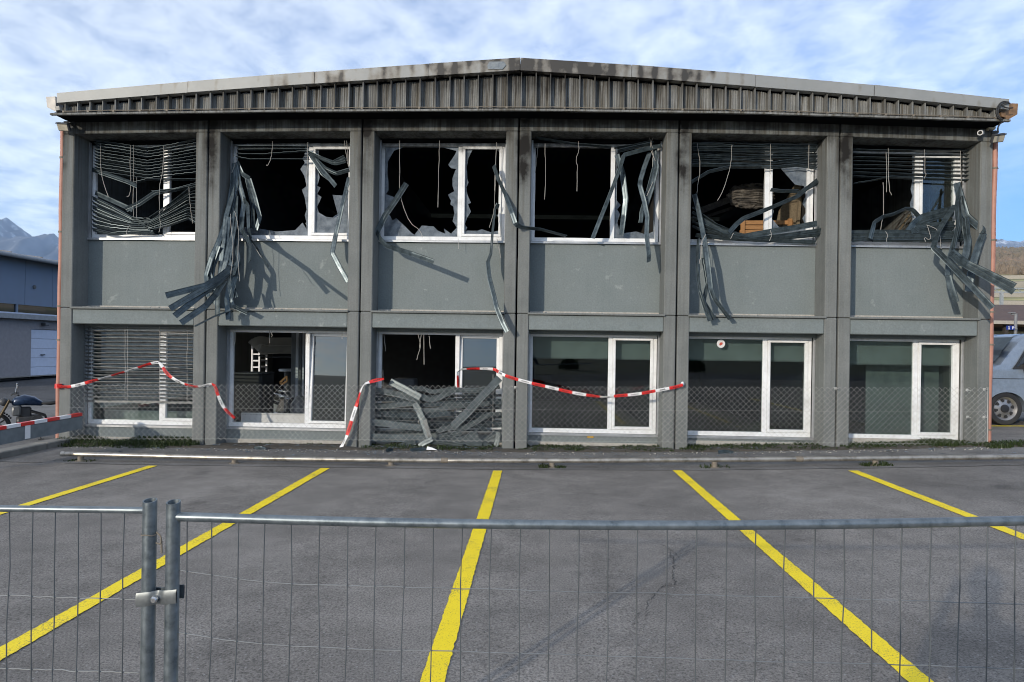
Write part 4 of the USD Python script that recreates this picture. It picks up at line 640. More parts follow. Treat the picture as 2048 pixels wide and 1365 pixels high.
# ------------------------------------------------------------------ bumper rail on short posts
rp = thing('bumper_rail', 'long low weathered steel pipe rail on short posts in front of the parking bays', 'rail', (-2, 9.95, 0))
px = [(127, 908), (300, 912), (460, 916.5), (776, 921), (1104, 922), (1435, 920), (1765, 917), (2080, 914), (2600, 906)]
P = np.array([at(x, y, 9.95) for x, y in px]); xx = np.linspace(P[0, 0], P[-1, 0], 60); zz = np.interp(xx, P[:, 0], P[:, 2]); zz = np.convolve(np.r_[[zz[0]] * 3, zz, [zz[-1]] * 3], np.ones(7) / 7, 'valid')
RL = np.c_[xx, np.full(60, 9.95), zz]; cuts = [0, 19, 36, 50, 59]
for a, b in zip(cuts[:-1], cuts[1:]): part(rp, 'pipe', tube(RL[a:b + 1], .036, 16), PIPE, True)
for k in cuts[1:-1]: part(rp, 'pipe_joint', tube([RL[k] - [.05, 0, 0], RL[k] - [.045, 0, 0], RL[k] + [.045, 0, 0], RL[k] + [.05, 0, 0]], [.037, .041, .041, .037], 16), RUSTY, 40)
part(rp, 'end_cap', tube([RL[0] - [.03, 0, 0], RL[0] - [.028, 0, 0], RL[0] + [.03, 0, 0]], [.034, .040, .040], 16), PIPE, 40)
for x in (-6.76, -4.43, -2.1, .26, 2.6, 4.88, 7.2, 9.5):
    zb = gz(x); zt = np.interp(x, xx, zz); part(rp, 'post', cat(tube([(x, 9.95, zb - .05), (x, 9.95, zt - .03)], .042, 14), tube([(x, 9.95, zb + .001), (x, 9.95, zb + .012)], [.085, .07], 14)), RUSTY, 40)
# ------------------------------------------------------------------ things seen inside
def P_(pts, org, s, Y): return [tuple(at(org[0] + x / s, org[1] + y / s, Y)[[0, 2]]) for x, y in pts]
O2, s2 = (440, 640), 6.2036
SHELFW = plain('white_metal', (.62, .63, .65), .45, .1, var=.08); DKG = plain('dark_grey_paint', (.06, .062, .066), .6); MIDG = plain('mid_grey_paint', (.20, .205, .21), .6); BEIGE = plain('beige_sheet', (.36, .33, .28), .6, var=.12)
ORW = plain('orange_wood', (.27, .13, .045), .6, scale=14, col2=(.40, .21, .08), stretch=(1, 1, 9)); OSB = plain('chipboard', (.12, .095, .06), .85, scale=30, col2=(.22, .175, .115)); CHARW = plain('charred_wood', (.02, .018, .016), .9, scale=18, col2=(.075, .065, .055), bump=.5)
def zx(x, y, Y, o=O2, s=s2): return at(o[0] + x / s, o[1] + y / s, Y)
t = thing('storage_rack', 'white metal rack of shelves deep inside the second ground-floor room', 'rack', zx(465, 665, 16.5))
for x in (418, 508): a, b = zx(x, 365, 16.5), zx(x, 900, 16.5); part(t, 'upright', bx(a[0] - .02, a[0] + .02, 16.4, 16.45, .1, a[2] + .25), SHELFW); part(t, 'upright', bx(a[0] - .02, a[0] + .02, 16.85, 16.9, .1, a[2] + .25), SHELFW)
for y in (425, 505, 585, 665, 745): a, b = zx(412, y, 16.5), zx(514, y, 16.5); part(t, 'shelf', bx(a[0], b[0], 16.41, 16.9, a[2] - .02, a[2] + .015), SHELFW)
a, b = zx(735, 622, 15.5), zx(960, 622, 15.5); cxm, rr = (a[0] + b[0]) / 2, (b[0] - a[0]) / 2; t = thing('bar_table', 'round white bar table with black column inside the second ground-floor room', 'table', (cxm, 15.5, .1))
part(t, 'tabletop', tube([(cxm, 15.5, a[2] - .03), (cxm, 15.5, a[2] - .025), (cxm, 15.5, a[2] + .02), (cxm, 15.5, a[2] + .025)], [rr * .96, rr, rr, rr * .97], 32), SHELFW, 40)
part(t, 'column', tube([(cxm, 15.5, .1), (cxm, 15.5, a[2] - .03)], rr * .42, 20), DKG, 40)
for y in (880, 945): z = max(zx(835, y, 15.5)[2], .125); q = np.linspace(0, 2 * math.pi, 33); part(t, 'foot_ring', tube(np.c_[cxm + rr * .9 * np.cos(q), 15.5 + rr * .9 * np.sin(q), np.full(33, z)], .025, 6), CHROME, True)
c = zx(962, 600, 14.6); t = top('steel_column', bx(c[0] - .11, c[0] + .11, 14.5, 14.7, .1, 2.2, .01), MIDG, 'grey square column behind the second ground-floor window', 'column')
c = zx(990, 600, 14.5); top('door_leaf', cat(bx(c[0] - .02, c[0] + .03, 14.3, 14.34, .1, 2.0), bx(c[0] + .12, c[0] + .16, 14.3, 14.9, .1, 2.0)), SHELFW, 'narrow pale door edge beside the grey column indoors', 'door')
c = zx(1010, 910, 13.6); m = trimesh.creation.icosphere(3, .27); v = m.vertices; v *= (1 + .25 * (meshkit.fbm(v * 9 + 5, 3)[:, None] - .5)); v[:, 2] = np.where(v[:, 2] < -.18, -.18, v[:, 2]); m.apply_scale([.8, .8, 1.25]); m.apply_translation((c[0], 13.6, .33))
top('rubbish_bag', m, plain('grey_plastic', (.16, .165, .17), .28, var=.3), 'crumpled grey rubbish bag on the floor beside the grey column', 'bag', smooth=True)
t = thing('bent_door_panel', 'beige sheet panel with a bent end hanging from the ceiling indoors', 'panel', zx(740, 320, 15.2))
pl = [zx(x, y, 15.2) for x, y in ((1045, 322), (800, 318), (600, 322), (510, 300), (450, 320), (425, 350))]; part(t, 'sheet', slat(np.array(pl), 25, .40), BEIGE, 40); part(t, 'edge_strip', tube(np.array([p + [0, -.05, -.26] for p in pl]), .016, 6), DKG, True)
for k, (x, y, rz, lab) in enumerate(((600, 850, 20, 'overturned chair with a pale seat on the floor of the second ground-floor room'), (720, 880, 70, 'overturned dark chair lying beside the bar table'))):
    c = zx(x, y, 14.8 - .4 * k); c[2] = .1; t = thing('chair', lab, 'chair', c, rz=0)
    R = trimesh.transformations.euler_matrix(math.radians(95), math.radians(20), math.radians(rz))
    def pc(m): m = m.copy(); m.apply_transform(R); m.apply_translation(c + [0, 0, .28]); return m
    part(t, 'seat', pc(bx(-.2, .2, -.2, .2, .40, .43, .01)), SHELFW if k == 0 else DKG); part(t, 'backrest', pc(bx(-.2, .2, .19, .215, .6, .85, .008)), DKG)
    for sx in (-.19, .19): part(t, 'leg', pc(tube([(sx, -.19, -.02), (sx, -.18, .41)], .011, 6)), CHROME); part(t, 'leg', pc(tube([(sx, .22, -.02), (sx, .18, .42), (sx, .2, .85)], .011, 6)), CHROME)
t = thing('wooden_crate', 'small open frame of yellow wood on the floor behind the overturned chairs', 'crate', zx(785, 760, 15.2))
q = [zx(x, y, 15.2) for x, y in ((745, 778), (830, 700), (832, 760), (770, 800))]
for i in range(4): part(t, 'slat', beam(q[i], q[(i + 1) % 4], .03, .04), ORW)
a, b = zx(165, 672, 13.2), zx(528, 672, 13.2); t = thing('black_cabinet', 'tall black cabinet just inside the second ground-floor window', 'cabinet', (a[0], 13.2, .1))
part(t, 'body', bx(a[0], b[0], 13.2, 13.8, .1, a[2], .01), BLACK); part(t, 'top_board', bx(a[0] - .01, b[0] + .01, 13.18, 13.82, a[2] + .002, a[2] + .03, .005), DKG)
# radiator covers along the windows
RADI = plain('radiator_white', (.50, .50, .48), .5, var=.1)
for i, lab in ((0, 'first'), (1, 'second')):
    a, b = OP[i]; t = thing('radiator', f'low white radiator inside the {lab} ground-floor window from the left', 'radiator', ((a + b) / 2, 12.45, .15)); part(t, 'panel', bx(a + .1, b - .1, 12.42, 12.5, .14, .40, .01), RADI)
    part(t, 'grille', bx(a + .1, b - .1, 12.41, 12.51, .402, .42, .004), RADI)
# desk in the third room
a, b = at(760, 752, 14.0), at(822, 752, 14.0); t = thing('desk', 'grey desk in the dark third ground-floor room', 'desk', (a[0], 14, .1))
part(t, 'desktop', bx(a[0] - .3, b[0] + .2, 13.8, 14.6, .80, .835, .005), MIDG)
for x in (a[0] - .26, b[0] + .16): part(t, 'leg', bx(x - .02, x + .02, 13.85, 14.5, .1, .798), DKG)
c = at(810, 742, 14.1); t = thing('printer', 'dark office printer standing on the grey desk', 'printer', (c[0], 14.2, .835)); part(t, 'body', bx(c[0] - .22, c[0] + .22, 14.0, 14.4, .836, 1.02, .02), MIDG); part(t, 'paper_tray', bx(c[0] - .16, c[0] + .16, 13.9, 14.0, .86, .88), DKG)
# roller blinds half drawn behind the intact panes
ROLL = mk('roller_fabric', {'g': ('geometry', {}), 'n': ('noise_texture', dict(scale=3.0, detail=3.0)), 'r': ('rgb_ramp', dict(ramp=[(.3, (.29, .305, .30)), (.7, (.36, .375, .37))])), 'p': ('principled_bsdf', dict(roughness=.8))}, [('g.position', 'n.vector'), ('n.fac', 'r.fac'), ('r.color', 'p.base_color')])
for i, yb in ((3, 719), (4, 723), (5, 731)):
    a, b = OP[i]; z = at(1072 + (a + b) / 2 * 113, yb, 12.3)[2]; t = thing('roller_blind', f'grey-green roller blind a third drawn inside the {("fourth", "fifth", "rightmost")[i - 3]} ground-floor window', 'blind', ((a + b) / 2, 12.3, z))
    part(t, 'fabric', bx(a + .03, b - .03, 12.295, 12.299, z + .02, 2.18), ROLL); part(t, 'bottom_bar', bx(a + .03, b - .03, 12.288, 12.306, z, z + .022, .003), MIDG)
a, b = OP[5]; t = thing('partition_screen', 'pale grey office screen standing inside the rightmost ground-floor window', 'screen', (6.5, 12.75, .1))
part(t, 'panel', bx(6.05, 7.36, 12.72, 12.76, .16, 1.5, .01), plain('screen_fabric', (.26, .28, .275), .85)); part(t, 'foot', bx(6.2, 6.26, 12.55, 12.95, .1, .158), DKG); part(t, 'foot', bx(7.1, 7.16, 12.55, 12.95, .1, .158), DKG)
# upper rooms
O5, s5 = (1300, 100), 3.4121
def z5(x, y, Y): return at(O5[0] + x / s5, O5[1] + y / s5, Y)
top('fallen_beam', cat(beam(z5(330, 1105, 13.4), z5(760, 935, 13.9), .14, .12), beam(z5(345, 1150, 13.7), z5(560, 1080, 13.9), .1, .06)), CHARW, 'charred roof beam fallen across the room behind the fifth upper window', 'beam')
top('chipboard_panel', prism(Polygon(P_([(985, 925), (1050, 930), (1035, 1195), (860, 1195), (880, 1100)], O5, s5, 13.2)), 13.18, 13.22), OSB, 'sunlit chipboard panel leaning inside the fifth upper window', 'board')
top('timber_post', beam(z5(1022, 1010, 13.1), z5(1008, 1195, 13.1), .05, .07), OSB, 'slim leaning timber beside the chipboard panel', 'timber')
t = thing('wooden_bench', 'orange wooden slatted bench inside the fifth upper window', 'bench', z5(790, 1260, 12.9))
for pts in ([(610, 1180), (975, 1178)], [(640, 1212), (770, 1212)], [(612, 1245), (770, 1242)]): part(t, 'rail', beam(z5(*pts[0], 12.9), z5(*pts[1], 12.9), .03, .075), ORW)
for x in (635, 958): a = z5(x, 1170, 12.86); part(t, 'post', bx(a[0] - .035, a[0] + .035, 12.85, 12.92, 2.6, a[2] + .05, .004), ORW)
a = z5(415, 1180, 13.1); top('timber_stub', bx(a[0] - .05, a[0] + .05, 13.1, 13.18, 2.6, a[2] + .06, .004), OSB, 'short pale timber stub at the left of the fifth upper room', 'timber')
top('burnt_insulation', (lambda m: m)(trimesh.Trimesh(*(lambda m: (m.vertices * [1.4, .5, .8] * (1 + .5 * (meshkit.fbm(m.vertices * 4 + 3, 4)[:, None] - .5)) * .32 + z5(690, 1000, 13.6), m.faces))(trimesh.creation.icosphere(4, 1.0)), process=False)), plain('ash_grey', (.03, .028, .026), .95, scale=7, col2=(.20, .18, .155), bump=.6), 'ashy clump of burnt insulation hanging from the fallen beam', 'debris')
c = at(660, 452, 12.7); g = np.linspace(-1, 1, 34); X, Zg = np.meshgrid(g, g); Yd = .16 * (meshkit.fbm(np.stack([X * 3, Zg * 3, X * 0], -1), 4, 3) - .5) * 2
V = np.c_[(c[0] + .42 * X + .05 * Zg).ravel(), (12.6 + Yd).ravel(), (3.56 + .22 * (Zg + 1) * (1 + .4 * np.sin(X * 4))).ravel()]; F = [(j * 34 + i, j * 34 + i + 1, j * 34 + i + 35) for j in range(33) for i in range(33)] + [(j * 34 + i, j * 34 + i + 35, j * 34 + i + 34) for j in range(33) for i in range(33)]
top('plastic_sheet', (V, F), plain('white_plastic', (.55, .58, .62), .25, var=.1), 'crumpled white plastic sheet behind the broken pane of the second upper window', 'sheet', smooth=True)
a, b = OP[5]
top('sooty_board', bx(7.05, 7.43, 12.5, 12.54, 2.6, 5.0), CHARW, 'dark scorched board standing behind the right pane of the rightmost upper window', 'board')
t = thing('roof_laths', 'slanting roof laths catching sun behind the rightmost upper window', 'laths', (6.3, 13.6, 3))
for k in range(7): p = at(1762 + 10 * k, 468, 13.5); part(t, 'lath', beam(p + [0, 0, -.35], p + [.55, .2, .42], .02, .025), CHARW if k % 2 == 0 else OSB)

# ------------------------------------------------------------------ site fence in front of the camera
def site_fence(label, x0, x1, y0, y1, ztop_px, verts, hors, rr, fr=None):
    """panel of tube and welded wire; verts are pixel columns at the rail, hors heights below the rail"""
    t = thing('site_fence_panel', label, 'fence', (x0, y0, 0)); L = x1 - x0
    Y = lambda x: y0 + (y1 - y0) * (x - x0) / L
    xs = np.linspace(x0, x1, 25); zz = np.interp(xs, [q[0] for q in ztop_px], [q[1] for q in ztop_px]); zz = np.convolve(np.r_[[zz[0]] * 2, zz, [zz[-1]] * 2], np.ones(5) / 5, 'valid')
    part(t, 'top_rail', tube(np.c_[xs, Y(xs), zz], rr, 20, True), GALV, True)
    part(t, 'bottom_rail', tube(np.c_[xs, Y(xs), np.full(25, .12)], rr, 12, True), GALV, True)
    zt = lambda x: np.interp(x, xs, zz)
    for k, x in enumerate(verts):
        b = rng.normal(0, .0025, 7); b[0] = 0; z = np.linspace(zt(x) - rr * .8, .12, 7); part(t, 'wire', tube(np.c_[x + b, np.full(7, Y(x) - .003), z], .0019, 6), WIRE, True)
    for h in hors:
        q = np.linspace(min(x0, x1) + .015, max(x0, x1) - .015, 40); w = rng.normal(0, .0012, 40)
        part(t, 'cross_wire', tube(np.c_[q, Y(q) + .001, zt(q) * 0 + np.mean(zz) - h + w + (fr(q) if fr else 0)], .0016, 6), CROSSW, True)
    return t
def post(t, px, py, Y, r=.021):
    p = at(px, py, Y); q = np.linspace(p[2], -.05, 5); dx = (at(303.5, 1365, Y) - at(300, 1004, Y))[0] * 0
    k = 20; a = np.arange(k) / k * 2 * math.pi; rings = []
    for z, r1, r2 in ((p[2], r, 0), (-.08, r, 0)): rings.append(np.c_[p[0] + r * np.cos(a), Y + r * np.sin(a), np.full(k, z) + (.004 * np.sin(a * 1) if z > 0 else 0)])
    inner = [np.c_[p[0] + .017 * np.cos(a), Y + .017 * np.sin(a), np.full(k, z) + (.004 * np.sin(a) if z > .5 else 0)] for z in (p[2], p[2] - .25)]
    V = np.vstack([rings[1], rings[0], inner[0], inner[1]]); F = []
    for j in range(3):
        for i in range(k): A, B_ = j * k + i, j * k + (i + 1) % k; F += [(A, B_, B_ + k), (A, B_ + k, A + k)]
    part(t, 'post', trimesh.Trimesh(V, F, process=False), GALV, 35); return p
YFn = 2.10
xL = [at(x, 1030, YFn)[0] for x in (-180, -134, -88, -30, 20, 67, 112, 158, 203, 250)]
zl = [(at(x, y, YFn)[0], at(x, y, YFn)[2]) for x, y in ((-400, 1012), (0, 1017.5), (288, 1021))]
fL = site_fence('low galvanised site-fence panel on the left, ending at the nearer pair of posts', at(-380, 1000, YFn)[0], at(292, 1000, YFn)[0], YFn, YFn, zl, xL, (.275, .505, .72, .93), .0105)
zr = [(at(x, y, YFn)[0], at(x, y, YFn)[2]) for x, y in ((352, 1033), (600, 1042), (900, 1048), (1300, 1052), (1700, 1049), (2048, 1042), (2300, 1036))]
xR = [at(x, 1060, YFn)[0] for x in (375, 424, 478, 530, 583, 640, 696, 752, 810, 867, 925, 983, 1041, 1099, 1158, 1216, 1275, 1334, 1393, 1453, 1511, 1570, 1630, 1687, 1746, 1803, 1862, 1918, 1974, 2030, 2088, 2146, 2204)]
fR = site_fence('long galvanised site-fence panel crossing the foreground to the right', at(347, 1000, YFn)[0], at(2280, 1000, YFn)[0], YFn, YFn, zr, xR, (.218, .413, .62, .83), .0145, lambda q: .035 * np.clip((-.75 - q) / .36, 0, 1) ** 1.5)
p1_ = post(fL, 300, 1001, YFn); p2_ = post(fR, 347, 1004, YFn)
# clamp and wire tie joining the two posts
t = thing('fence_clamp', 'shiny zinc clamp with a bolt joining the two fence posts', 'clamp', at(318, 1192, YFn - .03))
zc = at(318, 1192, YFn)[2]; q = np.linspace(p1_[0] - .026, p2_[0] + .026, 15); yy = YFn - .024 + .010 * np.exp(-((q - (p1_[0] + p2_[0]) / 2) / .014) ** 2); tilt = (q - q.mean()) * .12
V = np.vstack([np.c_[q, yy + d, zc + tilt + h] for d, h in ((0, -.021), (-.002, -.010), (-.003, .01), (0, .022), (.004, .022), (.003, -.021))]); F = []
for j in range(6):
    for i in range(14): A, B_ = j * 15 + i, ((j + 1) % 6) * 15 + i; F += [(A, A + 1, B_ + 1), (A, B_ + 1, B_)]
part(t, 'front_plate', (V, F), GALVL, 50); V2 = V.copy(); V2[:, 1] = 2 * YFn - V2[:, 1]; part(t, 'rear_plate', (V2, [f[::-1] for f in F]), GALV, 50)
xm_ = (p1_[0] + p2_[0]) / 2 - .004; part(t, 'bolt', tube([(xm_, YFn + .05, zc - .003), (xm_, YFn - .022, zc - .003), (xm_, YFn - .030, zc - .003), (xm_, YFn - .034, zc - .003)], [.005, .011, .011, .007], 12), CHROME, 40)
t = thing('wire_tie', 'twisted rusty wire tie looped round the left fence post', 'wire', at(305, 1068, YFn)); zc = at(300, 1068, YFn)[2]; a = np.linspace(0, 2.2 * math.pi, 30)
part(t, 'loop', tube(np.c_[p1_[0] + .023 * np.cos(a), YFn + .023 * np.sin(a), zc + .002 * np.sin(a * 3)], .0018, 5), RUSTY, True)
part(t, 'hook', tube(chaikin([(p1_[0] + .022, YFn, zc + .006), (p1_[0] + .036, YFn - .01, zc + .001), (p1_[0] + .043, YFn - .01, zc - .005), (p1_[0] + .043, YFn - .01, zc - .03), (p1_[0] + .028, YFn - .012, zc - .024)], 2), .0025, 6), RUSTY, True)
part(t, 'hook', tube(chaikin([(p1_[0] + .043, YFn - .008, zc - .02), (p1_[0] + .044, YFn - .008, zc - .058)], 1), .003, 6), RUSTY, True)

# ------------------------------------------------------------------ weeds, debris at the foot of the wall
def blades(x0, x1, n, y0, y1, hmin, hmax, dens=None):
    x = rng.uniform(x0, x1, n); y = rng.uniform(y0, y1, n)
    keep = meshkit.fbm(np.c_[x * 2.3, y * 4, x * 0], 3, 5) > (.42 if dens is None else dens); x, y = x[keep], y[keep]; n = len(x)
    h = rng.uniform(hmin, hmax, n) * (.6 + .8 * meshkit.noise(np.c_[x * 3, y, y * 0], 2)); a = rng.uniform(0, 2 * math.pi, n); w = rng.uniform(.004, .011, n); l = rng.uniform(.2, 1.1, n) * h
    b = np.c_[x, y, gz(x) - .005]; d = np.c_[np.cos(a), np.sin(a), a * 0]; s = np.c_[-np.sin(a), np.cos(a), a * 0]
    V = np.stack([b - s * w[:, None], b + s * w[:, None], b + d * l[:, None] * .5 + [0, 0, 1] * h[:, None] * .75 + s * w[:, None] * .8, b + d * l[:, None] * .5 + [0, 0, 1] * h[:, None] * .75 - s * w[:, None] * .8, b + d * l[:, None] + [0, 0, 1] * h[:, None] * .8], 1).reshape(-1, 3)
    i = np.arange(n) * 5; F = np.vstack([np.c_[i, i + 1, i + 2], np.c_[i, i + 2, i + 3], np.c_[i + 3, i + 2, i + 4]]); return trimesh.Trimesh(V, F, process=False)
WEED = mk('weed_leaf', {'g': ('geometry', {}), 'r': ('rgb_ramp', dict(ramp=[(0, (.035, .055, .014)), (.4, (.06, .085, .02)), (.75, (.10, .115, .035)), (1, (.17, .14, .07))])), 'd': ('principled_bsdf', dict(roughness=.6)), 't': ('translucent_bsdf', {}), 'm': ('mix_closure', dict(fac=.3))},
          [('g.random_per_island', 'r.fac'), ('r.color', 'd.base_color'), ('r.color', 't.color'), ('d.BSDF', 'm.closure1'), ('t.BSDF', 'm.closure2')], surface='m.closure')
SOIL = plain('soil', (.035, .03, .024), .95, scale=30, col2=(.09, .08, .065), bump=.8, bscale=90)
def soil(x0, x1, y0, y1):
    xs, ys = np.linspace(x0, x1, int((x1 - x0) / .05) + 2), np.linspace(y0, y1, 8); X, Y = np.meshgrid(xs, ys); e = np.sin(np.linspace(0, math.pi, 8))[:, None] ** .6
    jag = meshkit.fbm(np.stack([X * 5, Y * 3, X * 0], -1), 3, 8); Y2 = Y - (.09 * jag) * (np.linspace(1, 0, 8)[:, None]); Z = gz(X) - .004 + .05 * e * (.3 + .9 * meshkit.fbm(np.stack([X * 9, Y * 9, X * 0], -1), 3, 4)); n = len(xs)
    F = []
    for j in range(7):
        for i in range(n - 1): a = j * n + i; F += [(a, a + 1, a + n + 1), (a, a + n + 1, a + n)]
    return trimesh.Trimesh(np.c_[X.ravel(), Y2.ravel(), Z.ravel()], F, process=False)
so = thing('soil_strip', kind='stuff')
we = []
for i, (a, b) in enumerate(OP): part(so, 'soil', soil(a - .0, b + .0, YF - .22, YR - .03), SOIL, True)
part(so, 'soil', soil(J[0] - .2, J[6] + .5, YF - .26, YF - .02), SOIL, True)
dens = (.34, .58, .44, .42, .42, .30)
for i, (a, b) in enumerate(OP): we.append(blades(a - .15, b + .15, (5200, 1500, 2600, 2600, 2600, 5200)[i], YF - .25, YR - .05, .03, (.13, .06, .10, .08, .08, .10)[i], dens[i]))
we.append(blades(7.3, 8.6, 1500, 11.2, 11.75, .03, .10, .35)); we.append(blades(-8.0, -6.2, 900, 11.2, 11.6, .03, .09, .4))
for x in (-6.76, .26, 2.6, 4.88): we.append(blades(x - .2, x + .2, 160 if x in (.26, 4.88) else 60, 9.86, 10.02, .02, .07, .2))
top('weeds', cat(we), WEED, kind='stuff')
c = at(865, 899, 11.35); top('paper_scrap', xf(trimesh.Trimesh([(-.1, 0, .0), (.09, -.03, .004), (.0, .02, .035), (-.09, .03, .055)], [(0, 1, 2), (0, 2, 3)], process=False), loc=(c[0], 11.33, gz(c[0]) + .03)), TWHITE, 'small white scrap of paper on the ground below the collapsed blind', 'paper')
gr = []
for _ in range(500):
    x, y = rng.uniform(-8, 7.5), rng.uniform(11.1, 11.5); s = rng.uniform(.004, .014); gr.append(xf(trimesh.creation.box((s * 1.5, s, s)), rz=rng.uniform(0, 180), loc=(x, y, gz(x) + .004 + s / 3)))
top('gravel', cat(gr), DUST, kind='stuff')
fr_ = []
for _ in range(900):
    i = rng.choice([1, 1, 2, 2, 2, 3, 4, 5, 0]); x, y = rng.uniform(OP[i][0], OP[i][1]), YF - abs(rng.normal(0, .5)); s = rng.uniform(.008, .04); q = rng.uniform(0, 2 * math.pi, 3); q.sort(); h = gz(x) + .006 + .03 * (y > YF - .2)
    b_ = np.c_[x + s * np.cos(q), y + s * np.sin(q), h + rng.uniform(0, s * .5, 3)]; fr_.append(trimesh.Trimesh(np.vstack([b_, b_ + [0, 0, .003]]), [(0, 2, 1), (3, 4, 5), (0, 1, 4), (0, 4, 3), (1, 2, 5), (1, 5, 4), (2, 0, 3), (2, 3, 5)], process=False))
top('glass_fragments', cat(fr_), SHARD, kind='stuff')
for k, (x, rz, ln) in enumerate(((-1.9, 20, .35), (-4.6, -15, .22), (-2.4, 65, .18), (3.1, 8, .25))):
    P = np.array([[-ln / 2, 0, .02], [0, .02, .035], [ln / 2, 0, .012]]); c_ = math.cos(math.radians(rz)); s_ = math.sin(math.radians(rz)); P = np.c_[P[:, 0] * c_ - P[:, 1] * s_ + x, P[:, 0] * s_ + P[:, 1] * c_ + YF - .32 - .05 * k, P[:, 2] + gz(x)]
    top('slat_scrap', slat(P, 10, .07), SLAT, ('short bent slat scrap on the pavement below the third window', 'stub of grey slat on the pavement below the second window', 'small twisted slat scrap lying left of the third window heap', 'bent slat scrap on the pavement below the fifth window')[k], 'slat scrap')
# ------------------------------------------------------------------ left side: guard beam, motorcycle, neighbouring shed
t = thing('guard_beam', 'grey guard beam with a red and white striped top edge beside the motorcycle', 'barrier', (-7.72, 10.5, 0))
b0, b1 = np.array([-7.74, 8.6, .40]), np.array([-7.68, 11.28, .455]); GBM = plain('guard_beam_metal', (.12, .145, .16), .5, .3, scale=8, col2=(.20, .225, .24))
part(t, 'beam', beam(b0 + [0, 0, -.13], b1 + [0, 0, -.13], .07, .21), GBM)
n = 10
for k in range(n):
    p, q = b0 + (b1 - b0) * (k + .03) / n, b0 + (b1 - b0) * (k + .97) / n; part(t, 'red_stripe' if k % 2 == (n - 1) % 2 else 'white_stripe', beam(p + [.0, 0, .008], q + [0, 0, .008], .08, .05), RED if k % 2 == (n - 1) % 2 else TWHITE)
for f in (.12,): p = b0 + (b1 - b0) * f; part(t, 'post', bx(p[0] - .03, p[0] + .03, p[1] - .03, p[1] + .03, -.1, p[2] - .236), GBM)
p = b0 + (b1 - b0) * .55; part(t, 'torn_paper', bx(p[0] + .037, p[0] + .04, p[1] - .06, p[1] + .05, p[2] - .22, p[2] - .02), TWHITE)

BLUEP = plain('blue_tank_paint', (.012, .028, .065), .25, .3, var=.2, spec=.7); NEWG = plain('grey_shroud', (.10, .105, .11), .35); ENG = plain('engine_metal', (.07, .07, .072), .5, .6)
mc = np.array([at(68, 850, 14.6)[0], 14.6, -.45]); ang = math.degrees(math.atan2(-.62, -.78)); t = thing('motorcycle', 'dark blue naked motorcycle leaning on its stand left of the building', 'motorcycle', mc, rz=ang)
def torus(R, r, c, n=28, m=10): a = np.linspace(0, 2 * math.pi, n + 1); return tube(np.c_[c[0] + R * np.cos(a), np.full(n + 1, c[1]), c[2] + R * np.sin(a)], r, m, False)
for x, w in ((.70, .055), (-.70, .08)):
    wh = part(t, 'wheel', cat(torus(.235, .018, (x, 0, .30)), tube([(x, -.05, .3), (x, .05, .3)], .04, 12), *[beam((x, 0, .3), (x + .23 * math.cos(a), 0, .3 + .23 * math.sin(a)), .02, .03) for a in np.arange(5) * 1.2566]), ENG, 40); part(wh, 'tyre', torus(.26, w * .75, (x, 0, .30)), BLACK, 40); part(wh, 'brake_disc', tube([(x, .06, .3), (x, .064, .3)], .14, 24), CHROME, 40)
for s in (-.09, .09): part(t, 'fork', tube([(.70, s, .30), (.50, s, .72), (.44, s, .86)], [.028, .026, .024], 10), plain('gold_fork', (.09, .065, .035), .45, .6) if s < 0 else UsdShade.Material.Get(stage, '/World/Looks/gold_fork'), 40)
def loft(secs, n=20):
    V = []; a = np.arange(n) / n * 2 * math.pi
    for x, cz, ry, rz2 in secs: V.append(np.c_[np.full(n, x), ry * np.sign(np.cos(a)) * np.abs(np.cos(a)) ** .8, cz + rz2 * np.sign(np.sin(a)) * np.abs(np.sin(a)) ** .8])
    V = np.vstack(V); k = len(secs); F = []
    for i in range(k - 1):
        for j in range(n): A, B_ = i * n + j, i * n + (j + 1) % n; F += [(A, B_, B_ + n), (A, B_ + n, A + n)]
    V = np.vstack([V, [secs[0][0], 0, secs[0][1]], [secs[-1][0], 0, secs[-1][1]]])
    for j in range(n): F += [(k * n, (j + 1) % n, j), (k * n + 1, (k - 1) * n + j, (k - 1) * n + (j + 1) % n)]
    return trimesh.Trimesh(V, F, process=False)
part(t, 'tank', loft([(.40, .80, .05, .05), (.34, .82, .13, .10), (.18, .85, .17, .12), (0, .82, .15, .10), (-.12, .77, .10, .06), (-.16, .76, .06, .03)]), BLUEP, True)
part(t, 'seat', loft([(-.12, .77, .10, .03), (-.3, .77, .14, .05), (-.5, .80, .13, .05), (-.72, .86, .11, .05), (-.85, .89, .06, .03)]), BLACK, True)
part(t, 'tail', loft([(-.4, .72, .10, .05), (-.7, .79, .09, .06), (-.92, .86, .04, .03)]), BLUEP, True)
part(t, 'engine', cat(bx(-.15, .32, -.16, .16, .28, .52, .05), bx(.05, .28, -.13, .13, .48, .70, .03), tube([(-.05, -.2, .4), (-.05, .2, .4)], .12, 16)), ENG, 40)
part(t, 'frame', cat(tube([(.42, 0, .82), (.2, .1, .66), (-.2, .12, .50), (-.25, .1, .32)], .025, 8), tube([(.42, 0, .82), (.2, -.1, .66), (-.2, -.12, .50), (-.25, -.1, .32)], .025, 8), beam((-.2, .09, .34), (-.7, .09, .3), .03, .06), beam((-.2, -.09, .34), (-.7, -.09, .3), .03, .06)), BLACK, 40)
for y0 in (-.20, .12): part(t, 'radiator_shroud', bx(.24, .40, y0, y0 + .08, .52, .74, .03), NEWG, 40)
part(t, 'handlebar', tube(chaikin([(.30, -.40, .98), (.38, -.22, 1.0), (.42, 0, .95), (.38, .22, 1.0), (.30, .40, .98)], 2), .013, 8), BLACK, True)
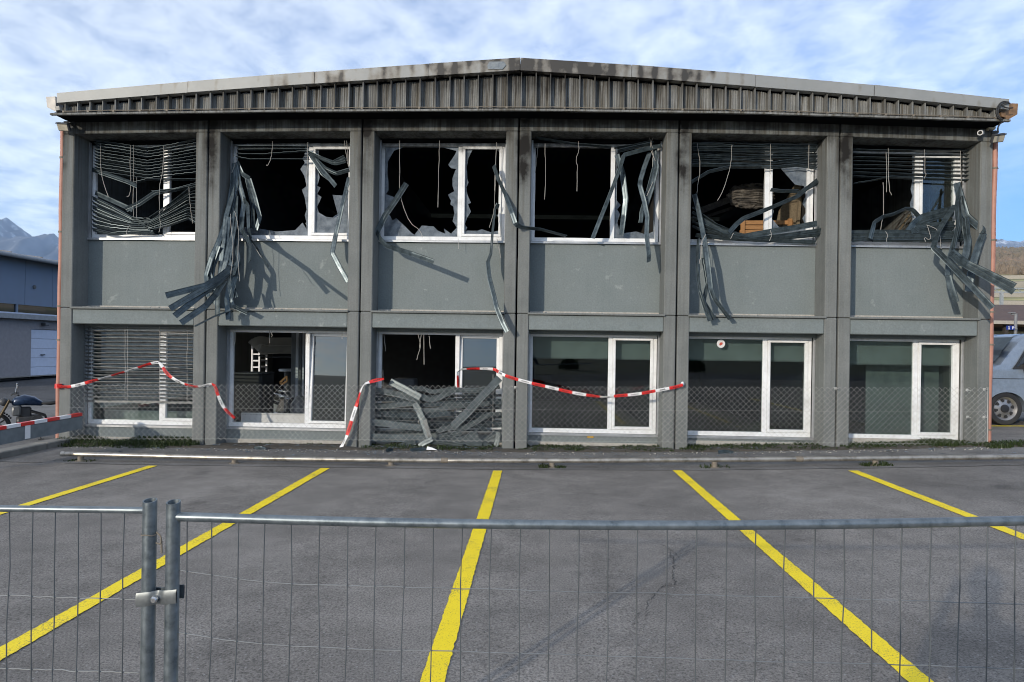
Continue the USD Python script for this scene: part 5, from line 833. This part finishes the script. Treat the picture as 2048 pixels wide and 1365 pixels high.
for s in (-1, 1):
    part(t, 'grip', tube([(.32, s * .33, .988), (.29, s * .44, .978)], .02, 10), BLACK, 40); m = part(t, 'mirror_stem', tube([(.34, s * .28, 1.0), (.32, s * .36, 1.10), (.31, s * .42, 1.15)], .007, 6), CHROME, True); part(t, 'mirror', xf(bx(-.015, .015, -.075, .075, -.035, .035, .012), loc=(.31, s * .47, 1.16)), CHROME)
part(t, 'headlight', xf(trimesh.creation.icosphere(2, .09), loc=(.54, 0, .82)), DKM, True)
part(t, 'exhaust', tube([(.15, -.12, .28), (-.3, -.16, .25), (-.45, -.2, .34), (-.85, -.22, .45)], [.03, .035, .055, .05], 12), ENG, True)
part(t, 'front_mudguard', cat(*[tube([(.70 + .33 * math.cos(a), -.06, .30 + .33 * math.sin(a)), (.70 + .33 * math.cos(a), .06, .30 + .33 * math.sin(a))], .02, 6) for a in np.linspace(.6, 2.6, 14)]), BLACK, True)
part(t, 'kickstand', cat(tube([(-.05, .14, .28), (-.12, .30, .015)], .014, 8), bx(-.17, -.07, .27, .33, 0.0, .018)), BLACK)

SH = np.array([-25.0]); NW = plain('shed_panel', (.115, .15, .21), .6, var=.08, scale=1.5); NR = plain('shed_render', (.20, .185, .185), .9, var=.12, bump=.3); NRO = plain('shed_roof', (.16, .15, .145), .8, scale=3, col2=(.26, .24, .23)); GD = plain('garage_door', (.42, .45, .53), .6, var=.06)
t = thing('metal_shed', 'blue-grey metal clad shed with a garage door across the yard', 'building', (-25, 42, 0)); ya, yb = 23.0, 62.0
def ywall(px):
    d = FWD + RGT * (px - 1024) / FPX; return -25.0 * d[1] / d[0]
g0, g1 = ywall(62), ywall(121)
part(t, 'lower_wall', bx(-37, -25.0, ya, g0, -.3, 2.72), NR); part(t, 'lower_wall', bx(-37, -25.0, g1, yb, -.3, 2.72), NR); part(t, 'lower_wall', bx(-37, -25.0, g0 + .001, g1 - .001, 2.26, 2.72), NR)
part(t, 'ledge', bx(-37, -24.72, ya, yb, 2.722, 2.96, .01), MIDG)
for k in range(13): y = ya + k * 3.0; pn = part(t, 'window_strip', bx(-36.8, -25.04, y + .06, y + 2.94, 2.962, 3.42), CLEARG)
for k in range(14): y = ya + k * 3.0; part(t, 'window_post', bx(-25.1, -24.98, y - .06, y + .06, 2.962, 3.42), NW)
part(t, 'window_sill', bx(-25.02, -24.92, ya, yb, 2.962, 3.03), GD)
y = ya
while y < yb: part(t, 'wall_panel', bx(-25.12, -25.0 + rng.uniform(0, .01), y + .008, min(y + 1.9, yb) - .008, 3.422, 5.62, .006), NW); y += 1.9
part(t, 'core', bx(-36.9, -25.13, ya + .1, yb - .1, 2.97, 5.6), DKG)
part(t, 'roof', trimesh.convex.convex_hull(np.array([(-24.5, y, z) for y in (ya - .3, yb + .3) for z in (5.66, 5.76)] + [(-37, y, z) for y in (ya - .3, yb + .3) for z in (5.66, 7.3)])), NRO)
for k in range(20): y = ya + k * 2; part(t, 'roof_rib', beam((-24.52, y, 5.80), (-36.5, y, 7.28), .1, .06), NRO)
part(t, 'gutter', tube([(-24.42, ya - .3, 5.66), (-24.42, yb + .3, 5.66)], .11, 10), MIDG, 40)
for k in range(5): part(t, 'garage_door_section', bx(-25.1, -25.04 + .004 * (k % 2), g0 + .01, g1 - .01, -.1 + .47 * k, .36 + .47 * k, .008), GD)
part(t, 'door_handle', bx(-25.04, -24.97, g0 + .7, g0 + .95, .95, 1.0), BLACK)
part(t, 'wall_lamp', bx(-25.0, -24.75, 33.6, 33.9, 2.45, 2.6, .03), DKG); part(t, 'vent', tube([(-25.0, 33.1, 4.35), (-24.95, 33.1, 4.35)], .1, 12), DKG)
part(lot, 'yard_footpath', sheet([-25.0, -24.2], [ya, yb], .05), KERB)

# ------------------------------------------------------------------ right side: van, station, lamp, gantry
VAN = plain('van_paint', (.24, .29, .36), .3, .35, var=.06, spec=.6); TRIMB = plain('black_trim', (.02, .02, .022), .45)
vx, vy, vz = at(2005, 820, 14.53)[0], 14.40, .24; t = thing('parked_van', 'silver-blue van parked behind the right corner of the building', 'van', (vx + 1.5, vy + .95, vz))
prof = [(-.90, .28), (-.93, .50), (-.90, .80), (-.84, .98), (-.68, 1.07), (-.12, 1.25), (.10, 1.50), (.40, 1.80), (.52, 1.87), (.75, 1.915), (2.2, 1.94), (3.6, 1.92), (3.85, 1.86), (3.98, 1.30), (4.02, .75), (4.0, .30)]
def cut(cx): a = np.linspace(0, math.pi, 17); return [(cx + .41 * math.cos(q), .28 + .04 + .37 * math.sin(q)) for q in a]
base = Polygon(prof + [(3.0 + .41, .28)] + cut(3.0) + [(3.0 - .41, .28), (.41, .28)] + cut(0) + [(-.41, .28)]).buffer(0)
m = prism(base, 0, 1.9); v, f = trimesh.remesh.subdivide_to_size(m.vertices, m.faces, .22); v = np.array(v); z = v[:, 2]
ins = np.interp(z, [.28, .6, 1.15, 1.25, 1.75, 1.86, 1.95], [.05, .0, .015, .03, .16, .24, .42]); front = np.clip((-.35 - v[:, 0]) / .6, 0, 1) ** 2 * .28
yc = v[:, 1] - .95; v[:, 1] = .95 + np.sign(yc) * np.maximum(np.abs(yc) - (ins + front) * (np.abs(yc) > .5), 0)
part(t, 'body', trimesh.Trimesh(v + [vx, vy, vz], f, process=False), VAN, 30)
def vp(poly, d=.006):
    q = []
    for x, z in poly: q.append((x, z))
    m = prism(Polygon(q), 0, .02); v = np.array(m.vertices); v[:, 1] += np.interp(v[:, 2], [.28, .6, 1.15, 1.25, 1.75, 1.86], [.05, 0, .015, .03, .16, .24]) - d - .03
    v[:, 1] -= np.where(m.vertices[:, 1] < .01, 0.0, 0.0); return trimesh.Trimesh(v + [vx, vy, vz], m.faces, process=False)
part(t, 'side_window', vp([(.16, 1.22), (.22, 1.27), (.52, 1.66), (.72, 1.745), (1.10, 1.75), (1.10, 1.20)], .012), CLEARG); part(t, 'side_window', vp([(1.22, 1.20), (2.35, 1.20), (2.35, 1.75), (1.22, 1.75)], .012), CLEARG); part(t, 'side_window', vp([(2.47, 1.20), (3.7, 1.20), (3.62, 1.72), (2.47, 1.75)], .012), CLEARG)
part(t, 'window_trim', vp([(.10, 1.17), (.20, 1.29), (.50, 1.69), (.70, 1.775), (1.13, 1.78), (1.13, 1.17)], .006), TRIMB)
ws = [(-.10, 1.27), (.02, 1.395), (.10, 1.515), (.38, 1.79)]; V = []
for k, (x, z) in enumerate(ws):
    i = np.interp(z, [1.15, 1.25, 1.75, 1.86], [.015, .03, .16, .24]) + .13; V += [(vx + x - .05, vy + i, vz + z + .045), (vx + x - .05, vy + 1.9 - i, vz + z + .045)]
part(t, 'windscreen', (np.array(V), [(2 * k + a, 2 * k + b, 2 * k + c) for k in range(3) for a, b, c in ((0, 1, 3), (0, 3, 2))]), plain('windscreen_tint', (.03, .045, .052), .12, spec=.15))
part(t, 'waist_crease', cat(beam((vx - .5, vy + .012, vz + .965), (vx + 3.9, vy + .012, vz + .985), .02, .012)), TRIMB)
part(t, 'door_seam', cat(beam((vx + .33, vy + .006, vz + 1.16), (vx + .42, vy + .0, vz + .70), .012, .012), beam((vx + 1.16, vy + .02, vz + 1.15), (vx + 1.16, vy + .02, vz + .4), .012, .012)), TRIMB)
part(t, 'indicator', cat(bx(vx - .52, vx - .30, vy + .004, vy + .02, vz + .90, vz + .945, .004)), TWHITE); part(t, 'badge_strip', bx(vx - .68, vx - .525, vy + .01, vy + .03, vz + .90, vz + .94), TRIMB)
mr = part(t, 'mirror', xf(bx(-.07, .09, -.22, .02, -.11, .12, .045), loc=(vx + .42, vy - .02, vz + 1.22)), TRIMB, 40)
part(t, 'front_bumper', bx(vx - .96, vx - .50, vy + .18, vy + 1.72, vz + .28, vz + .52, .06), TRIMB); part(t, 'headlight', bx(vx - .88, vx - .62, vy + .16, vy + .42, vz + .76, vz + .95, .04), CLEARG)
part(t, 'sill_trim', bx(vx + .44, vx + 2.56, vy + .035, vy + .06, vz + .24, vz + .31), TRIMB)
part(t, 'wheel_well', cat(bx(vx - .40, vx + .40, vy + .24, vy + .5, vz + .25, vz + .7), bx(vx + 2.6, vx + 3.4, vy + .24, vy + .5, vz + .25, vz + .7)), BLACK)
def wheel(cx, cy):
    lat = [(.205, .10), (.33, .10), (.345, .06), (.345, -.06), (.33, -.095), (.26, -.10), (.235, -.085)]
    def rev(prof, n=36):
        a = np.arange(n) / n * 2 * math.pi; V = np.vstack([np.c_[cx + r * np.cos(a), np.full(n, cy + y), vz + .345 + r * np.sin(a)] for r, y in prof]); F = []
        for i in range(len(prof) - 1):
            for j in range(n): A, B_ = i * n + j, i * n + (j + 1) % n; F += [(A, B_, B_ + n), (A, B_ + n, A + n)]
        return trimesh.Trimesh(V, F, process=False)
    w = part(t, 'wheel', rev([(.24, -.09), (.225, -.075), (.205, -.055), (.19, -.035), (.10, -.06), (.06, -.075), (.02, -.078), (.0001, -.078)]), plain('steel_wheel', (.30, .30, .31), .35, .7) if cx == vx else UsdShade.Material.Get(stage, '/World/Looks/steel_wheel'), 35)
    part(w, 'tyre', rev(lat), BLACK, 40); part(w, 'hub_cap', rev([(.085, -.068), (.08, -.085), (.05, -.09), (.0001, -.09)]), TRIMB, 40)
    hs = []
    for k in range(8):
        a = k * math.pi / 4 + .2; u = np.array([math.cos(a), math.sin(a)]); w_ = np.array([-u[1], u[0]]); q = [u * .135 - w_ * .018, u * .185 - w_ * .035, u * .195, u * .185 + w_ * .035, u * .135 + w_ * .018]; hs.append(prism(Polygon([(cx + p[0], vz + .345 + p[1]) for p in q]), cy - .062, cy - .03))
    part(w, 'wheel_holes', cat(hs), BLACK)
wheel(vx, vy + .13); wheel(vx + 3.0, vy + .13)

RB = plain('station_roof', (.075, .048, .038), .85, scale=4, col2=(.13, .085, .07)); STW = plain('station_wall', (.10, .09, .075), .9)
t = thing('station_building', 'low dark station building with a long brown roof behind the van', 'building', (34, 41, 0))
X0 = at(1985, 640, 40)[0] - 4
part(t, 'roof', trimesh.convex.convex_hull(np.array([(x, y, z) for x in (X0, X0 + 40) for y, z in ((39, at(2020, 643, 39)[2] - .1), (39, at(2020, 643, 39)[2]), (44, at(2020, 610, 44)[2]), (44, 3.0))])), RB)
part(t, 'fascia_board', bx(X0, X0 + 40, 38.9, 39.0, at(2020, 646, 39)[2] - .08, at(2020, 642, 39)[2]), BEIGE)
part(t, 'wall', bx(X0 + .5, X0 + 39, 41, 44, -.2, 3.4), STW); part(t, 'plinth', bx(X0 + .4, X0 + 39, 40.8, 40.99, -.2, at(2020, 663, 40.8)[2]), plain('plinth_ochre', (.30, .25, .15), .9, scale=2, col2=(.4, .34, .22)))
for k in range(10): part(t, 'pillar', bx(X0 + 4 * k + .3, X0 + 4 * k + .5, 39.4, 39.6, -.2, 3.4), CHARW)
a = at(2031, 668, 30); zt = at(2031, 629, 30)[2]; t = thing('platform_lamp', 'grey platform lamp post with a small angled head above the van', 'street lamp', (a[0], 30, .2))
part(t, 'pole', tube([(a[0], 30, .2), (a[0], 30, zt)], .06, 10), MIDG, 40); part(t, 'lamp_arm', beam((a[0] + .05, 30, zt), (a[0] - .18, 30, zt - .0), .06, .06), MIDG); part(t, 'lamp_head', bx(a[0] - .28, a[0] - .06, 29.9, 30.1, zt + .035, zt + .075, .01), MIDG)
SB = plain('sign_blue', (.01, .03, .22), .4); c0 = at(2013, 656, 29.8); c1 = at(2031, 656, 29.8); zlo, zhi = at(2020, 660, 29.8)[2], at(2020, 652, 29.8)[2]; t = thing('platform_sign', 'small blue platform sign reading 1 and P on the lamp post', 'sign', (c0[0], 29.8, zlo)); xm2 = (c0[0] + c1[0]) / 2
for k, (xa, xb, ch_) in enumerate(((c0[0], xm2 - .01, '1'), (xm2 + .01, c1[0] - .05, 'P'))):
    pp = part(t, 'board', bx(xa, xb, 29.78, 29.82, zlo, zhi), SB); g = meshkit.text_mesh(ch_, (zhi - zlo) * .68, .004, True); b = g.bounds; g.apply_translation(-(b[0] + b[1]) / 2); g = xf(g, rx=90, loc=((xa + xb) / 2, 29.775, (zlo + zhi) / 2)); part(pp, 'symbol', g, TWHITE)
part(t, 'mount', bx(c1[0] - .06, c1[0] + .1, 29.82, 29.9, zlo + .02, zlo + .06), MIDG)
GA = plain('gantry_grey', (.30, .32, .33), .6); t = thing('catenary_gantry', 'grey railway gantry beam with a hanging mast over the station roof', 'gantry', (40, 62, 0)); zA, zB = at(2020, 585, 62)[2], at(2020, 577, 62)[2]; xa, xb = at(1940, 580, 62)[0], at(2150, 580, 62)[0]
for z in (zA, zB): part(t, 'chord', beam((xa, 62, z), (xb, 62, z), .12, .12), GA)
n = 18
for k in range(n): x = xa + (xb - xa) * k / n; part(t, 'brace', beam((x, 62, zA if k % 2 else zB), (x + (xb - xa) / n, 62, zB if k % 2 else zA), .05, .05), GA)
for x in (xa, xb): part(t, 'mast', bx(x - .15, x + .15, 61.85, 62.15, 0, zB + .2), GA)
xh = at(2003, 600, 62)[0]; part(t, 'drop_mast', beam((xh, 62, zA), (xh, 62, at(2003, 624, 62)[2]), .22, .22), GA)
for y in (617, 622): z = at(2003, y, 62)[2]; part(t, 'insulator', tube([(xh, 62, z), (xh - .45, 62, z)], .05, 8), TWHITE)

# ------------------------------------------------------------------ hills, mountains, far houses
def terrain(xs, ys, hf): 
    X, Y = np.meshgrid(xs, ys); Z = hf(X, Y); n = len(xs); j, i = np.meshgrid(np.arange(len(ys) - 1), np.arange(n - 1), indexing='ij'); a = (j * n + i).ravel()
    return trimesh.Trimesh(np.c_[X.ravel(), Y.ravel(), Z.ravel()], np.vstack([np.c_[a, a + 1, a + n + 1], np.c_[a, a + n + 1, a + n]]), process=False)
def hill_h(X, Y):
    h = np.interp(Y, [70, 150, 300, 500, 800, 1200, 1500, 2600], [-1.5, 9.5, 30, 55, 108, 176, 180, 30])
    side = np.clip((X - .25 * Y + 60) / 120, 0, 1); nz = (meshkit.fbm(np.stack([X / 220, Y / 220, X * 0], -1), 4, 1) - .5) * np.clip(Y - 120, 0, 900) * .07
    return (h + nz) * side - 1.5 * (1 - side)
VINE = mk('vineyard', {'g': ('geometry', {}), 's': ('separate_xyz', {}), 'n': ('noise_texture', dict(scale=.012, detail=7.0, roughness=.65)), 'w': ('wave_texture', dict(wave_type='bands', bands_direction='z', scale=.11, distortion=2.5, detail=3.0, detail_scale=.6)), 'r': ('rgb_ramp', dict(ramp=[(.25, (.13, .15, .05)), (.5, (.24, .22, .10)), (.75, (.34, .29, .17))])), 'wr': ('rgb_ramp', dict(ramp=[(.0, (.6,) * 3), (.5, (1.0,) * 3), (.93, (1.15,) * 3), (1, (1.9, 1.85, 1.7))])), 'm': ('mix', dict(mix_type='multiply', fac=1.0)),
      'z': ('map_range', dict(from_min=52, from_max=64, to_min=0, to_max=1, clamp=True)), 'f': ('mix', dict(color2=(.15, .11, .08))), 'p': ('principled_bsdf', dict(roughness=.95))},
      [('g.position', 's.vector'), ('g.position', 'n.vector'), ('g.position', 'w.vector'), ('n.fac', 'r.fac'), ('w.fac', 'wr.fac'), ('r.color', 'm.color1'), ('wr.color', 'm.color2'), ('s.z', 'z.value'), ('m.color', 'f.color1'), ('z.result', 'f.fac'), ('f.color', 'p.base_color')])
top('hillside', terrain(np.linspace(10, 2600, 90), np.r_[np.linspace(70, 600, 45), np.linspace(620, 2600, 40)], hill_h), VINE, kind='structure', smooth=True)
# stone terrace walls in the vineyard
TW = plain('terrace_stone', (.34, .31, .26), .9); tw_ = []
t = thing('terrace_walls', 'pale dry-stone terrace walls crossing the vineyard slope on the right', 'wall')
for y in (165, 190, 225, 268, 320, 385):
    xs = np.linspace(.45 * y, 1.2 * y, 16); ys_ = y + 6 * np.sin(xs / 30); h = hill_h(xs, ys_); V = np.vstack([np.c_[xs, ys_, h - 1], np.c_[xs, ys_, h + 1.1 + y * .002], np.c_[xs, ys_ + 2, h + 1.1 + y * .002]]); F = []
    for r in range(2):
        for i in range(15): a = r * 16 + i; F += [(a, a + 1, a + 17), (a, a + 17, a + 16)]
    part(t, 'wall', (V, F), TW)
ico = trimesh.creation.icosphere(1, 1.0); fv, ff, off = [], [], 0
FOR = mk('autumn_forest', {'g': ('geometry', {}), 'n': ('noise_texture', dict(scale=.02, detail=3.0)), 'a': ('math', dict(math_type='multiply_add', value2=.55, value3=0)), 'c': ('math', dict(math_type='multiply_add', value2=.5)), 'r': ('rgb_ramp', dict(ramp=[(.2, (.14, .12, .085)), (.4, (.24, .165, .12)), (.58, (.33, .20, .13)), (.72, (.46, .19, .08)), (.9, (.17, .14, .095))])), 'p': ('principled_bsdf', dict(roughness=.95))},
          [('g.random_per_island', 'a.value1'), ('a.value', 'c.value3'), ('g.position', 'n.vector'), ('n.fac', 'c.value1'), ('c.value', 'r.fac'), ('r.color', 'p.base_color')])
for k in range(9000):
    y = 470 + 1000 * rng.random() ** 1.25; x = y * rng.uniform(.60, .80)
    if hill_h(np.array([x]), np.array([y]))[0] < 53: continue
    s = rng.uniform(1.6, 3.6) * (.75 + y / 1600); v = ico.vertices * (1 + rng.normal(0, .18, (len(ico.vertices), 1))) * s * [1, 1, rng.uniform(1.0, 1.8)] + [x, y, hill_h(np.array([x]), np.array([y]))[0] + s * .6]
    fv.append(v); ff.append(ico.faces + off); off += len(v)
top('forest', (np.vstack(fv), np.vstack(ff)), FOR, kind='stuff')
for px, py, Y, sc in ((2021, 598, 395, 1.0), (2046, 597, 420, 1.2)):
    p = at(px, py, Y); z = hill_h(np.array([p[0]]), np.array([Y]))[0]; z = p[2] - 2.6; t = thing('hill_house', 'small white house with an orange roof above the vineyard' if px < 2030 else 'second orange-roofed house at the picture edge above the vineyard', 'house', (p[0], Y, z))
    part(t, 'wall', bx(p[0] - 4 * sc, p[0] + 4 * sc, Y - 4, Y + 4, z - 6, z + 2.6), plain('house_white', (.62, .58, .5), .8) if px < 2030 else UsdShade.Material.Get(stage, '/World/Looks/house_white'))
    part(t, 'roof', trimesh.convex.convex_hull(np.array([(p[0] + sx * 4.8 * sc, Y + sy * 4.6, z + 2.61) for sx in (-1, 1) for sy in (-1, 1)] + [(p[0] + sx * 3.4 * sc, Y, z + 5.0) for sx in (-1, 1)])), plain('house_tile', (.45, .16, .07), .8) if px < 2030 else UsdShade.Material.Get(stage, '/World/Looks/house_tile'))
    for k in (-2, 0, 2): part(t, 'window', bx(p[0] + k * sc - .5, p[0] + k * sc + .5, Y - 4.03, Y - 3.99, z + .6, z + 1.9), CLEARG)
MTN = mk('mountain_rock', {'g': ('geometry', {}), 's': ('separate_xyz', {}), 'n': ('noise_texture', dict(scale=.006, detail=10.0, roughness=.7)), 'mp': ('mapping', dict(scale=(1, 1, .35))), 'st': ('noise_texture', dict(scale=.011, detail=6.0, roughness=.65)), 'r': ('rgb_ramp', dict(ramp=[(.35, (.05, .06, .085)), (.65, (.12, .13, .155))])),
      'z': ('map_range', dict(from_min=250, from_max=1500, to_min=-.34, to_max=.12)), 'a': ('math', dict(math_type='add')), 'sn': ('rgb_ramp', dict(ramp=[(.54, (0, 0, 0)), (.70, (.8,) * 3)])), 'm': ('mix', dict(color2=(.50, .54, .60))), 'p': ('principled_bsdf', dict(roughness=.9))},
      [('g.position', 's.vector'), ('g.position', 'n.vector'), ('g.position', 'mp.vector'), ('mp.vector', 'st.vector'), ('n.fac', 'r.fac'), ('s.z', 'z.value'), ('st.fac', 'a.value1'), ('z.result', 'a.value2'), ('a.value', 'sn.fac'), ('r.color', 'm.color1'), ('sn.color', 'm.fac'), ('m.color', 'p.base_color')])
def ridge(px, Yd, depth, seed, amp, lo=0):
    """a mountain whose crest stands on measured sight lines"""
    xs = np.array([at(x, y, Yd)[0] for x, y in px]); zs = np.array([at(x, y, Yd)[2] for x, y in px]); o = np.argsort(xs); xs, zs = xs[o], zs[o]
    gx = np.linspace(xs[0], xs[-1], 220); u = np.r_[np.linspace(-1, 0, 40), np.linspace(.05, 1, 16)]
    X, Uu = np.meshgrid(gx, u); crest = np.interp(gx, xs, zs); Y = Yd + Uu * depth; n1 = meshkit.fbm(np.stack([X / 420, Y / 420, X * 0], -1), 6, seed); prof_ = np.clip(1 - np.abs(Uu), 0, 1) ** 1.15
    Z = crest[None] * prof_ + (n1 - .5) * amp * (1 - .75 * np.exp(-(Uu / .05) ** 2)) * np.clip(prof_ * 3, 0, 1) + (meshkit.fbm(np.stack([X / 90, X * 0, X * 0], -1), 3, seed + 3) - .5) * amp * .16 - 4
    n = len(gx); j, i = np.meshgrid(np.arange(len(u) - 1), np.arange(n - 1), indexing='ij'); a = (j * n + i).ravel()
    return trimesh.Trimesh(np.c_[X.ravel(), Y.ravel(), Z.ravel()], np.vstack([np.c_[a, a + 1, a + n + 1], np.c_[a, a + n + 1, a + n]]), process=False)
top('mountain', ridge([(-500, 560), (-300, 500), (-120, 470), (-40, 446), (0, 436), (18, 441), (45, 462), (70, 474), (90, 470), (112, 476), (160, 520), (330, 600), (500, 680)], 7200, 2600, 21, 520), MTN, kind='structure', smooth=True)
top('snowy_mountain', ridge([(1500, 690), (1800, 560), (1960, 500), (1990, 480), (2003, 478), (2018, 483), (2045, 484), (2150, 470), (2400, 520), (2800, 640)], 9000, 2600, 31, 420), MTN, kind='structure', smooth=True)
def back_h(X, Y):
    d = -Y; return np.interp(d, [30, 120, 400, 900, 1600, 2400], [-.3, 1.0, 18, 70, 120, 60]) * (.55 + .8 * meshkit.fbm(np.stack([X / 500, Y / 500, X * 0], -1), 4, 9)) - .1
top('far_hillside', terrain(np.linspace(-2600, 2600, 90), -np.r_[30, np.linspace(45, 2400, 50)], back_h), plain('far_slope', (.05, .06, .03), .95, scale=.004, col2=(.07, .075, .04)), kind='structure', smooth=True)
# dark bushes across the road behind the viewer (mirrored in the panes)
for k, (x, y, s, lab) in enumerate(((-9, -37, .8, 'broad dark bush across the road, mirrored in the fourth ground-floor window'), (3, -38, .7, 'rounded dark bush across the road, mirrored in the fifth ground-floor window'), (14, -37, .85, 'large dark bush across the road, mirrored in the rightmost ground-floor window'))):
    t = thing('bush', lab, 'bush', (x, y, 0)); n = 2600; d = rng.normal(size=(n, 3)); d /= np.linalg.norm(d, axis=1)[:, None]; c = d * (rng.random(n) ** .4)[:, None] * [s * 1.3, s, s * 1.2]; c[:, 2] = np.abs(c[:, 2]); c += [x, y, -.1]
    a = rng.normal(size=(n, 3)) * .09; b = rng.normal(size=(n, 3)) * .09; V = np.stack([c - a, c + b, c + a], 1).reshape(-1, 3); part(t, 'leaves', (V, np.arange(3 * n).reshape(-1, 3)), WEED); part(t, 'stem', tube([(x, y, -.1), (x, y, s * .8)], [.08, .03], 7), CHARW)

# the photographer, whose shadow falls on the lot at the right
import manifold3d as m3
pc_ = np.array([-0.24, -0.36, -0.05]); CL = plain('dark_jacket', (.03, .033, .045), .85, bump=.2); SK = plain('skin', (.42, .27, .20), .6, var=.06); TR = plain('dark_trousers', (.025, .026, .03), .9)
def body(bones, L=.03, it=12):
    M = m3.Manifold()
    for p, r, q, s in bones:
        a = m3.Manifold.sphere(r, 20).translate(list(map(float, p))); b = m3.Manifold.sphere(s, 20).translate(list(map(float, q))); M = M + m3.Manifold.batch_hull([a, b])
    M = M.refine_to_length(L).to_mesh(); t_ = trimesh.Trimesh(M.vert_properties[:, :3], M.tri_verts, process=True); trimesh.smoothing.filter_taubin(t_, iterations=it); t_.apply_translation(pc_); return t_
t = thing('person', 'person in a dark jacket behind the viewer, arms raised, whose shadow falls at right', 'person', pc_)
bones = [((0, 0, 1.0), .15, (0, 0, 1.28), .16), ((-.13, 0, 1.38), .085, (.13, 0, 1.38), .085), ((0, 0, 1.25), .15, (0, 0, 1.38), .11), ((0, 0, 1.4), .06, (0, .02, 1.52), .055), ((0, .02, 1.60), .095, (0, .03, 1.67), .10), ((0, .11, 1.60), .02, (0, .125, 1.585), .018)]
for s in (-1, 1):
    bones += [((s * .09, 0, .97), .11, (s * .10, .01, .52), .068), ((s * .10, .01, .52), .066, (s * .11, -.02, .09), .042), ((s * .11, -.02, .06), .045, (s * .12, .17, .035), .035), ((s * .19, 0, 1.38), .062, (s * .30, .10, 1.16), .048), ((s * .30, .10, 1.16), .046, (s * .12, .20, 1.50), .032), ((s * .12, .20, 1.50), .034, (s * .075, .22, 1.57), .03)]
    for k in range(5): bones.append(((s * .08, .22, 1.56 + .018 * k), .011, (s * .03, .235 + .006 * k, 1.57 + .018 * k), .009))
part(t, 'body', body(bones), CL, True)
part(t, 'hair', (lambda m: (m.apply_scale([.105, .115, .10]), m.apply_translation(pc_ + [0, .0, 1.70]), m)[2])(trimesh.creation.icosphere(2, 1.0)), CHARW, True)
# thin valley haze
HZ = mk('haze_air', {'v': ('principled_volume', dict(color=(.50, .70, 1.0), density=4.6e-5, anisotropy=.2))}, [], surface=None, volume='v.volume')
top('haze', bx(-14000, 14000, -9500, 12500, -30, 1750), HZ, kind='stuff')
